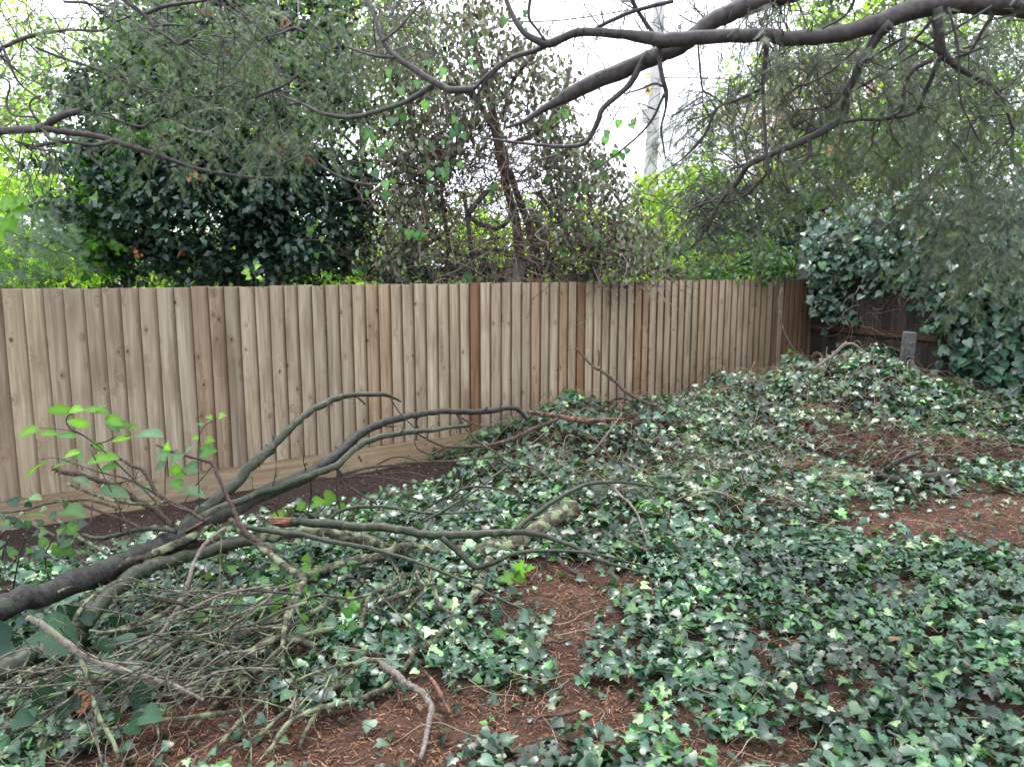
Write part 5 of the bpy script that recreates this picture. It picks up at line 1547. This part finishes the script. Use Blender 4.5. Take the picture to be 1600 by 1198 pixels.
for lab, pts, w in [("thin knotty twig curving down from the sapling leaves towards the pile", [(142, 695), (165, 707), (190, 717), (205, 727), (220, 732), (232, 747), (245, 770), (275, 787), (302, 802), (318, 812)], 6),
                    ("straight lichened twig left of the thick brown cut stick", [(105, 755), (140, 770), (175, 782), (217, 787), (245, 787), (262, 783)], 5),
                    ("thin dark twig between the sapling leaves and the thick brown stick", [(112, 722), (155, 737), (195, 747), (232, 765), (262, 785), (300, 800)], 3.5),
                    ("spiny twig crossing the lower gravel board on the left", [(87, 779), (120, 785), (160, 800), (200, 815), (222, 826)], 5),
                    ("long wavy twig entering at the left edge over the gravel board", [(-20, 796), (0, 800), (37, 797), (72, 787), (112, 782), (140, 781), (190, 795)], 4),
                    ("bare twig sloping from the left edge down to the big dark limb", [(10, 807), (50, 820), (85, 837), (112, 860), (142, 892)], 5),
                    ("lichened twig ending on the big dark limb left of the crossing point", [(82, 807), (112, 830), (140, 850), (165, 863), (190, 876)], 6),
                    ("smooth tan curved twig lying behind the big dark limb", [(130, 835), (150, 841), (175, 838), (212, 828), (250, 826), (275, 830)], 8),
                    ("short knotted twig hooked above the smooth tan one", [(105, 840), (70, 836), (40, 828), (20, 815)], 3)]:
    branch(lab, M_green if "tan" in lab else (M_lichen if "lichen" in lab else M_brown), pts, [3.9, 3.65], [w * .8, w, w * 1.1], nk=12, auto=1, ln=(.08, .18))

# -- thinner branches in the middle
branch("bright rust red torn branch leaning on the heap below the middle of the fence", M_red, [(825, 644), (850, 647), (875, 651), (900, 656), (930, 657), (950, 655), (975, 655)], [5.6, 5.9], [6, 7, 8, 9, 8, 5, 3], nk=4)
branch("dark forked branch running left from the rust red one across the gravel board", M_brown,
       [(872, 654), (845, 665), (820, 677), (787, 690), (750, 697), (700, 698), (675, 690), (657, 680), (640, 672)], [5.65, 5.3], [6, 7, 7, 6, 5, 4, 3, 2], auto=4, ln=(.1, .25),
       twigs=[([(697, 699), (682, 706), (670, 709), (652, 700), (647, 685)], 5.2, [4, 2])], nk=4)
branch("long thin reddish twig lying in front of the gravel board", M_brown, [(532, 742), (555, 735), (582, 729), (625, 725), (665, 721), (712, 720), (775, 714)], [4.7, 5.3], [7, 6, 5, 5, 4, 3, 2], nk=6,
       twigs=[([(585, 728), (612, 715), (637, 715), (665, 727)], 5.0, [3, 2]), ([(585, 728), (600, 740), (640, 737), (690, 755)], 4.9, [3, 1.5]), ([(535, 747), (560, 744), (600, 746), (662, 757)], 4.8, [4, 2]), ([(532, 752), (560, 770), (590, 788)], 4.6, [5, 3])])
branch("thin red-brown twig drooping from the arching limb over the ivy", M_brown, [(713, 645), (722, 660), (732, 675), (750, 692), (775, 707), (795, 722), (825, 729), (855, 742), (878, 752)], [5.4, 5.1], [4, 4, 3.5, 3.5, 3, 3, 2.5, 2], nk=4,
       twigs=[([(715, 650), (740, 662), (770, 667)], 5.4, [3, 2])])
branch("straight dark twig crossing diagonally in front of the ivy left of the log", M_green, [(797, 725), (770, 745), (737, 770), (700, 793), (660, 815)], [5.0, 4.3], [3, 4, 4, 3], auto=3)
branch("low dark green twig looping above the smooth green branch", M_green, [(512, 812), (525, 802), (545, 794), (585, 791), (625, 795), (675, 802), (730, 800), (780, 795)], [4.25, 4.5], [6, 6, 6, 5, 4, 3, 2], auto=4)
branch("short dark fanned twig between the loops above the green branch", M_green, [(640, 810), (690, 780), (740, 760), (800, 770), (860, 800)], [4.6, 4.6], [3, 4, 3, 2], auto=5)
branch("reddish green upright forked stick in the pile centre", M_lichen, [(665, 885), (673, 905), (680, 925), (687, 945), (705, 958), (712, 980), (710, 1008)], [3.55, 3.1], [5, 6, 6, 7, 7, 5, 4],
       twigs=[([(708, 958), (735, 978), (770, 1005), (790, 1020)], [3.3, 3.1], [7, 6, 4], M_green)])
branch("thin angular twig bent like an elbow below the olive branch", M_lichen, [(650, 890), (655, 905), (665, 921), (645, 943), (630, 965), (650, 988), (675, 1008)], [3.5, 3.0], [4, 5, 5, 5, 4, 4, 3],
       twigs=[([(630, 966), (600, 960), (575, 953)], 3.3, [3, 4]), ([(632, 900), (627, 930), (622, 960)], 3.4, [6, 4])])
branch("sinuous lichened stick standing in the lower middle of the pile", M_lichen, [(630, 895), (612, 913), (580, 928), (572, 945), (568, 962), (562, 985), (556, 1013)], [3.6, 3.05], [7, 8, 8, 8, 8, 8, 9], twigs=[([(580, 928), (545, 935), (500, 928), (470, 940)], [3.4, 3.2], [6, 3])], nk=8)
branch("thin grey stem curving through the ivy from the left of the sinuous stick", M_lichen, [(530, 930), (500, 950), (470, 962), (440, 978), (400, 990), (350, 1000)], [3.35, 3.0], [7, 7, 6, 5, 4, 3], auto=4)
branch("orange split stick standing upright in the soil at the bottom centre", M_red, [(663, 1048), (672, 1058), (682, 1073), (692, 1093), (704, 1118)], [2.75, 2.55], [3, 5, 8, 8, 6], nk=2, name="split_stick", cat="stick")
branch("short crooked dark stick on the bare soil near the bottom centre", M_brown, [(832, 1130), (845, 1124), (857, 1120), (880, 1117), (906, 1112)], [2.6, 2.65], [5, 6, 6, 7, 5], nk=2, cat="stick", name="stick")
branch("pinkish cut stem lying on the red soil right of the log", M_brown, [(872, 872), (878, 881), (895, 893), (913, 902)], [3.85, 3.75], [8, 9, 9, 9], cat="stick", name="stick", nk=1)
branch("small dark stick on the path of bare soil between the ivy", M_brown, [(850, 1010), (862, 1002), (875, 1005), (890, 1000)], [3.1, 3.15], [4, 5, 4], cat="stick", name="stick", nk=1)

# -- on and around the heap
branch("bare dark twig leaning up from the heap against the middle of the fence", M_brown, [(898, 543), (912, 557), (925, 571), (945, 583), (962, 597), (978, 612), (1000, 625), (1022, 634)], [7.4, 7.0], [3, 4, 4, 5, 5, 6, 5, 3], twigs=[([(935, 572), (936, 555), (934, 545)], 7.4, [3, 2]), ([(960, 596), (950, 592)], 7.3, [2, 2])], nk=4)
branch("bleached forked twig sticking up from the top of the heap before the old fence", M_pale, [(1269, 578), (1285, 567), (1300, 556), (1312, 545), (1321, 538), (1334, 538), (1345, 546), (1354, 552)], [8.0, 7.9], [4, 5, 5, 5, 5, 4, 3, 2], twigs=[([(1268, 578), (1280, 575), (1295, 572)], 8.0, [3, 2]), ([(1320, 538), (1322, 533)], 8.0, [3, 2])], nk=2)
branch("thin curved stem standing against the right end of the new fence", M_brown, [(1222, 450), (1217, 468), (1218, 490), (1225, 518), (1240, 545), (1256, 562), (1268, 575)], [9.3, 8.8], [2, 2.5, 3, 3, 3, 3.5, 3], nk=2)
branch("dark weathered log in the hollow at the right foot of the heap", M_limb, [(1368, 738), (1380, 746), (1400, 750), (1448, 746), (1475, 742), (1496, 738)], [5.5, 5.6], [10, 13, 14, 14, 14, 10], cat="log", name="log", nk=4,
       twigs=[([(1383, 735), (1405, 720), (1439, 706)], 5.6, [10, 8, 5])])
branch("reddish bark log half buried in the ivy right of centre", M_red, [(1205, 738), (1225, 734), (1245, 730), (1268, 723)], [5.9, 6.0], [12, 16, 15, 9], cat="log", name="log", nk=3)
branch("brown rotten log lying in the ivy under the heap crest", M_brown, [(1060, 757), (1085, 759), (1110, 757), (1142, 757)], [5.9, 6.0], [8, 11, 12, 10], cat="log", name="log", nk=3)
branch("pale bent stem hanging down the heap left of the pale root cluster", M_pale, [(962, 765), (972, 776), (985, 787), (997, 805), (1003, 822), (1010, 843), (1012, 852)], [4.6, 4.1], [4, 4, 4, 4, 3, 3], nk=2)
branch("thin straight dead stem slanting up the heap face", M_pale, [(920, 710), (935, 695), (955, 670), (972, 645)], [5.6, 5.9], [2, 3, 3, 2], nk=1)
branch("curled pale tendril on the upper heap", M_pale, [(990, 675), (1002, 685), (1015, 688), (1027, 683), (1033, 670), (1030, 662)], [6.3, 6.3], [2.5, 2.5, 2.5, 2], nk=0)
rc = gp(1008, 860, .05)
rcl = MB()
for i in range(26):
    a = rng.uniform(0, 2 * PI); l = rng.uniform(.06, .22)
    e = rc + np.array([math.cos(a) * l, math.sin(a) * l * .7, rng.uniform(-.03, .08)])
    e[2] = max(e[2], float(ground(e[0], e[1])) + .01)
    tube(rcl, [rc + rng.normal(0, .012, 3), (rc + e) / 2 + rng.normal(0, .015, 3), e], [.0045, .003, .001], 5, 3)
for pts in [[(970, 840), (1000, 855), (1045, 876)], [(1008, 858), (1060, 852), (1095, 836)]]:
    stick(pts, 4.1, [6, 5, 3], 6, mb=rcl)
tag(rcl.build("uprooted_root", M_pale), "splayed cluster of pale torn roots lying on the ivy in the middle", "root")
m = MB()
for i in range(16):
    c = gp(1385, 722, .08); a = rng.uniform(0, 2 * PI); l = rng.uniform(.06, .22)
    e = c + np.array([math.cos(a) * l, -.05, math.sin(a) * l * .7]); e[2] = max(e[2], float(ground(e[0], e[1])) + .01)
    tube(m, [c, (c + e) / 2 + rng.normal(0, .01, 3), e], [.004, .003, .001], 5, 2)
tag(m.build("uprooted_root", M_brown), "brown splayed root cluster in the hollow on the right of the heap", "root")
branch("thin brown stem slanting down from the splayed roots to the bare soil at the right", M_brown, [(1385, 715), (1410, 745), (1430, 775), (1446, 793)], 5.0, [4, 4, 4, 3], nk=1)
m = MB()
for pts in [[(1518, 592), (1516, 612), (1505, 632)], [(1516, 610), (1520, 628), (1528, 640)], [(1516, 608), (1512, 625), (1510, 640)]]:
    stick(pts, 7.6, [4, 4, 2], 5, mb=m)
tag(m.build("fallen_branch", M_pale), "small pale three-pronged twig hanging before the ivy at the right", "branch")
branch("thin dark stick lying by the right edge above the bare soil", M_brown, [(1555, 752), (1580, 765), (1610, 778)], [5.4, 5.2], [4, 4, 3], cat="stick", name="stick")

# small scattered brush: bundles of long fine lichened twigs fanning to the lower left
for lab, cx, cy, Ya, Yb, n in [("bundle of fine lichened twigs fanning left from the knobbly branch", (330, 480), (905, 975), 3.15, 2.75, 30),
                               ("loose fan of thin grey-green twigs low in the lower left", (240, 440), (1000, 1070), 2.75, 2.35, 30),
                               ("wispy spray of pale lichened twigs at the bottom left corner", (40, 230), (1010, 1080), 2.6, 2.3, 24)]:
    root = None
    for i in range(n):
        x, y = rng.uniform(*cx), rng.uniform(*cy)
        a = math.radians(rng.normal(208, 22)); l = rng.uniform(60, 300)
        pts = []
        for k in range(6):
            pts.append((x, y)); a += rng.normal(0, .22)
            x += math.cos(a) * l / 5; y -= math.sin(a) * l / 5 * .75
        mm, PP, RR = stick(pts, [Ya + rng.uniform(-.12, .12), Yb + rng.uniform(-.12, .12)], [rng.uniform(3, 6), 1.6], 5, sub=3, nk=4)
        for _ in range(3):
            j = rng.integers(3, len(PP) - 1); d2 = unit(unit(PP[j] - PP[j - 1]) + rng.normal(0, .45, 3))
            e = PP[j] + d2 * rng.uniform(.05, .16); e[2] = max(e[2], float(ground(e[0], e[1])) + .006)
            tube(mm, [PP[j], e], [RR[j] * .6, .0008], 4, 2)
        o = mm.build("twig" if root else "twig_bundle", [M_lichen, M_lichen, M_pale, M_green][rng.integers(4)], root)
        if root is None:
            root = o; tag(o, lab, "twigs")

EXTRA = [([(20, 1150), (80, 1110), (150, 1070), (230, 1030), (300, 985), (360, 940)], "mid", 2.5, 3.1), ([(200, 1098), (280, 1085), (360, 1060), (430, 1030)], "mid", 2.6, 2.9),
         ([(60, 1178), (140, 1150), (220, 1130), (300, 1120), (380, 1108)], "low", 2.35, 2.5), ([(170, 1000), (240, 985), (310, 950), (350, 915)], "up", 2.9, 3.3), ([(150, 990), (215, 978), (260, 955), (300, 925)], "up", 2.9, 3.2),
         ([(300, 1140), (350, 1090), (400, 1050), (440, 1010)], "right", 2.5, 2.9), ([(-10, 1096), (60, 1075), (100, 1040), (118, 1010)], "left", 2.5, 2.7), ([(420, 1180), (450, 1130), (500, 1105), (560, 1100)], "bottom", 2.3, 2.6),
         ([(560, 960), (610, 935), (680, 910)], "c", 3.3, 3.4), ([(250, 1050), (330, 1035), (420, 1012), (500, 985), (560, 975)], "cc", 2.8, 3.2), ([(120, 1060), (220, 1065), (320, 1072), (400, 1060)], "dd", 2.6, 2.8)]
LBL = ["long lichened stick sloping up from the bottom left corner through the fine twigs", "lichened stick ending beside the lower tip of the diagonal bark stick", "low lichened stick lying over the bare soil at the bottom left",
       "short lichened branch emerging above the thick dark green limb", "second short lichened branch just above the thick dark green limb", "lichened stick sloping up to the knobbly branch from the bottom", "short lichened stick at the left edge under the dark green limb",
       "mossy stick over the bottom soil left of the crooked grey branch", "short lichened stick under the angular elbow twig", "long nearly level lichened stick crossing the knobbly branch", "level lichened stick crossing behind the diagonal bark stick"]
for (pts, _, a, b), lab in zip(EXTRA, LBL):
    branch(lab, M_lichen, pts, [a, b], [5, 8, 9, 9, 7], auto=5, ln=(.12, .35), nk=10)

# ================================================================== young saplings / weeds with countable leaves
def sapling(label, stems, leaves, kind, mat, cols, size, org_px, cat="sapling", face=(0, -.55, .8), name="sapling", smat=None):
    org = Vector(gp(*org_px[:2])) if len(org_px) < 3 else Vector(at(*org_px))
    t = empty(name, org); tag(t, label, cat)
    for (pts, Y, w) in stems:
        m, _, _ = stick(pts, Y, w, 5, sub=3)
        o = m.build("stem", smat or M_green, t); o.location = -org
    for (px, py, Y, ang, s) in leaves:
        a = math.radians(ang); v = rng.uniform(.75, 1.3)
        c = np.array(cols[rng.integers(len(cols))]) * v
        leaf_obj(t, kind, mat, at(px, py, Y), (math.cos(a), rng.uniform(-.5, .1), math.sin(a)), np.array(face) + rng.normal(0, .3, 3), s, c, org)
    return t
LG = [(.16, .34, .05), (.22, .42, .07), (.10, .24, .06), (.12, .22, .12)]
sapling("young sapling with large bright green oval leaves in front of the fence at left",
        [([(250, 790), (205, 745), (165, 707), (130, 680), (108, 668), (104, 652), (115, 645)], [3.7, 3.7], [3, 2]), ([(142, 695), (165, 690), (180, 683), (205, 680)], 3.7, [2.5, 1.5]), ([(130, 680), (105, 672), (60, 668)], 3.7, [2, 1]),
         ([(112, 722), (85, 715), (60, 718)], 3.7, [2, 1]), ([(215, 860), (190, 800), (160, 740), (140, 700)], [3.6, 3.7], [2, 2])],
        [(212, 678, 3.65, 4, .18), (200, 672, 3.7, 30, .07), (205, 682, 3.7, 190, .09), (170, 645, 3.7, 170, .14), (150, 640, 3.7, 25, .08), (165, 650, 3.7, -20, .11), (112, 641, 3.7, 175, .11), (108, 640, 3.7, 5, .10),
         (62, 668, 3.7, 200, .11), (62, 676, 3.7, 0, .10), (165, 662, 3.7, -30, .08), (180, 661, 3.7, -10, .08), (140, 665, 3.7, 160, .10), (120, 682, 3.7, 175, .10), (135, 720, 3.7, 10, .19), (75, 718, 3.65, 215, .14),
         (100, 712, 3.7, 15, .10), (115, 720, 3.7, 195, .10), (155, 735, 3.7, 15, .10), (115, 745, 3.7, -15, .11), (155, 762, 3.65, -18, .15), (120, 700, 3.7, -60, .08), (145, 690, 3.7, -40, .07)],
        "oval", M_bright, LG, .1, (215, 880))
sapling("bright green sprig with rounded leaves beside the dark crooked twig against the fence",
        [([(258, 870), (258, 800), (258, 740), (262, 715)], 3.95, [2, 1.5]), ([(312, 800), (310, 740), (310, 690), (320, 665), (345, 652)], 3.95, [2, 1])],
        [(262, 715, 3.95, 150, .07), (268, 720, 3.95, 30, .08), (258, 722, 3.95, 215, .07), (270, 728, 3.95, -50, .07), (262, 704, 3.95, 90, .05), (313, 706, 3.95, 5, .085), (318, 664, 3.95, 160, .035), (325, 658, 3.95, 20, .035), (332, 652, 3.95, 170, .035),
         (342, 650, 3.95, 10, .045), (310, 682, 3.95, 200, .04), (322, 686, 3.95, -10, .045), (310, 730, 3.95, 185, .09), (288, 738, 3.95, 200, .05), (290, 705, 3.95, 30, .06), (285, 758, 3.95, 160, .07), (286, 765, 3.95, -12, .13), (240, 760, 3.95, 190, .08)],
        "heart", M_bright, LG, .08, (260, 870))
sapling("three small round bright leaves on a sprig over the bare soil strip", [([(455, 815), (470, 800), (480, 790)], 4.4, [2, 1]), ([(500, 800), (520, 780), (540, 785)], 4.6, [2, 1])],
        [(478, 789, 4.5, 200, .065), (488, 785, 4.5, 10, .08), (505, 778, 4.6, 5, .11), (530, 790, 4.6, -20, .06), (445, 806, 4.4, 170, .08)], "heart", M_bright, LG, .08, (465, 830))
sapling("single bright ivy sprout peeping over the top of the fence at left", [([(400, 445), (400, 434), (396, 425)], 6.45, [2, 1.5])],
        [(390, 424, 6.45, 190, .07), (398, 420, 6.45, 30, .07), (402, 432, 6.45, -30, .05), (392, 432, 6.45, 210, .05)], "heart", M_bright, [(.25, .42, .10)], .08, (400, 440, 6.45), face=(0, -.8, .5), cat="ivy")
# weeds at the left edge
lw = []
for i in range(60):
    x = rng.uniform(-10, 120); y = rng.uniform(830, 905) if i % 2 else rng.uniform(790, 870)
    lw.append((x, y, rng.uniform(3.3, 3.7), rng.uniform(0, 360), rng.uniform(.028, .06)))
sapling("clump of broad-leaved weeds at the left edge above the big dark limb", [([(20, 920), (30, 870), (45, 820)], 3.5, [3, 2]), ([(80, 915), (70, 870), (90, 830)], 3.5, [3, 2]), ([(0, 900), (5, 860), (20, 830)], 3.5, [3, 2])],
        lw + [(70, 805, 3.5, 170, .09), (42, 780, 3.6, 10, .09), (30, 785, 3.6, 170, .06), (100, 795, 3.5, -10, .12), (120, 825, 3.5, 30, .08)], "heart", M_leaf, [(.04, .10, .035), (.07, .16, .04), (.04, .085, .06), (.14, .24, .09)], .08, (40, 915), cat="weed", name="broad_leaved_weed")
lw = [(rng.uniform(300, 560), rng.uniform(870, 990), rng.uniform(3.2, 3.6), rng.uniform(0, 360), rng.uniform(.035, .06)) for i in range(90)]
lw = [(a, b, float(gp(a, b, rng.uniform(.05, .16))[1]), c, d) for a, b, _, c, d in lw]
sapling("low weeds with small round green leaves growing up through the middle of the pile", [([(350, 1000), (380, 930), (400, 880)], 3.3, [2, 2]), ([(500, 980), (520, 930), (530, 890)], 3.5, [2, 2])],
        lw, "heart", M_leaf, [(.06, .16, .05), (.12, .26, .06), (.04, .10, .06)], .05, (420, 1000), cat="weed", name="round_leaved_weed")
lw = []
for i in range(60):
    a, b = rng.uniform(-40, 250), rng.uniform(930, 1130)
    lw.append((a, b, float(gp(a, b, rng.uniform(.03, .2))[1]), rng.uniform(0, 360), rng.uniform(.05, .09)))
sapling("large dark green dock-like leaves under the lower left of the pile", [([(60, 1130), (70, 1050), (60, 1000)], 2.8, [3, 2])],
        lw + [(55, 985, 2.85, -20, .2), (20, 1000, 2.85, 200, .2)], "heart", M_leaf, [(.02, .065, .033), (.028, .085, .038), (.018, .05, .035)], .1, (70, 1150), cat="weed", name="broad_leaved_weed")
sapling("bright lobed ivy seedling standing at the lower tip of the olive branch", [([(815, 1000), (818, 992), (820, 985)], 3.1, [2, 1])], [(770, 995, 3.15, 20, .08), (812, 1000, 3.1, 10, .08)], "ivyb", M_bright, [(.10, .28, .05)], .08, (815, 1005), cat="ivy")
sapling("bright green lobed leaves sprouting under the forked olive twigs", [([(805, 900), (812, 890), (815, 880)], 3.75, [2, 1])], [(812, 895, 3.75, 80, .09), (818, 900, 3.75, 200, .08), (800, 905, 3.7, 170, .08), (822, 890, 3.75, 30, .06)], "ivy", M_bright, [(.14, .32, .05)], .08, (812, 905), cat="ivy")

# a few dead brown leaves
for lab, px, py, s in [("orange-brown dead leaf caught beside the hanging lichened stick", 138, 1112, .09), ("small yellow leaf on the heap near the right edge", 1526, 655, .09), ("pale orange dead leaf in the brown hollow of the heap", 1366, 686, .07),
                       ("curled tan leaf on the ivy near the bottom right bare patch", 1388, 1002, .05)]:
    p = gp(px, py, .06)
    mb = MB(); mb.add(HEART[0] * s, HEART[1], None, (.45, .17, .06) if "orange" in lab else ((.5, .42, .05) if "yellow" in lab else (.35, .22, .12)))
    o = mb.build("dead_leaf", M_wilt); o.location = p; o.rotation_euler = (rng.uniform(.3, .8), rng.uniform(-.3, .3), rng.uniform(0, 6))
    tag(o, lab, "leaf")
# scraps of black plastic hoop behind the heap crest
m, _, _ = stick([(950, 634), (958, 625), (972, 622), (985, 627), (990, 634)], 7.4, [4, 4, 4, 4, 3], 6)
tag(m.build("plastic_hoop", M_hole), "small black plastic hoop poking up behind the crest of the heap", "hoop")
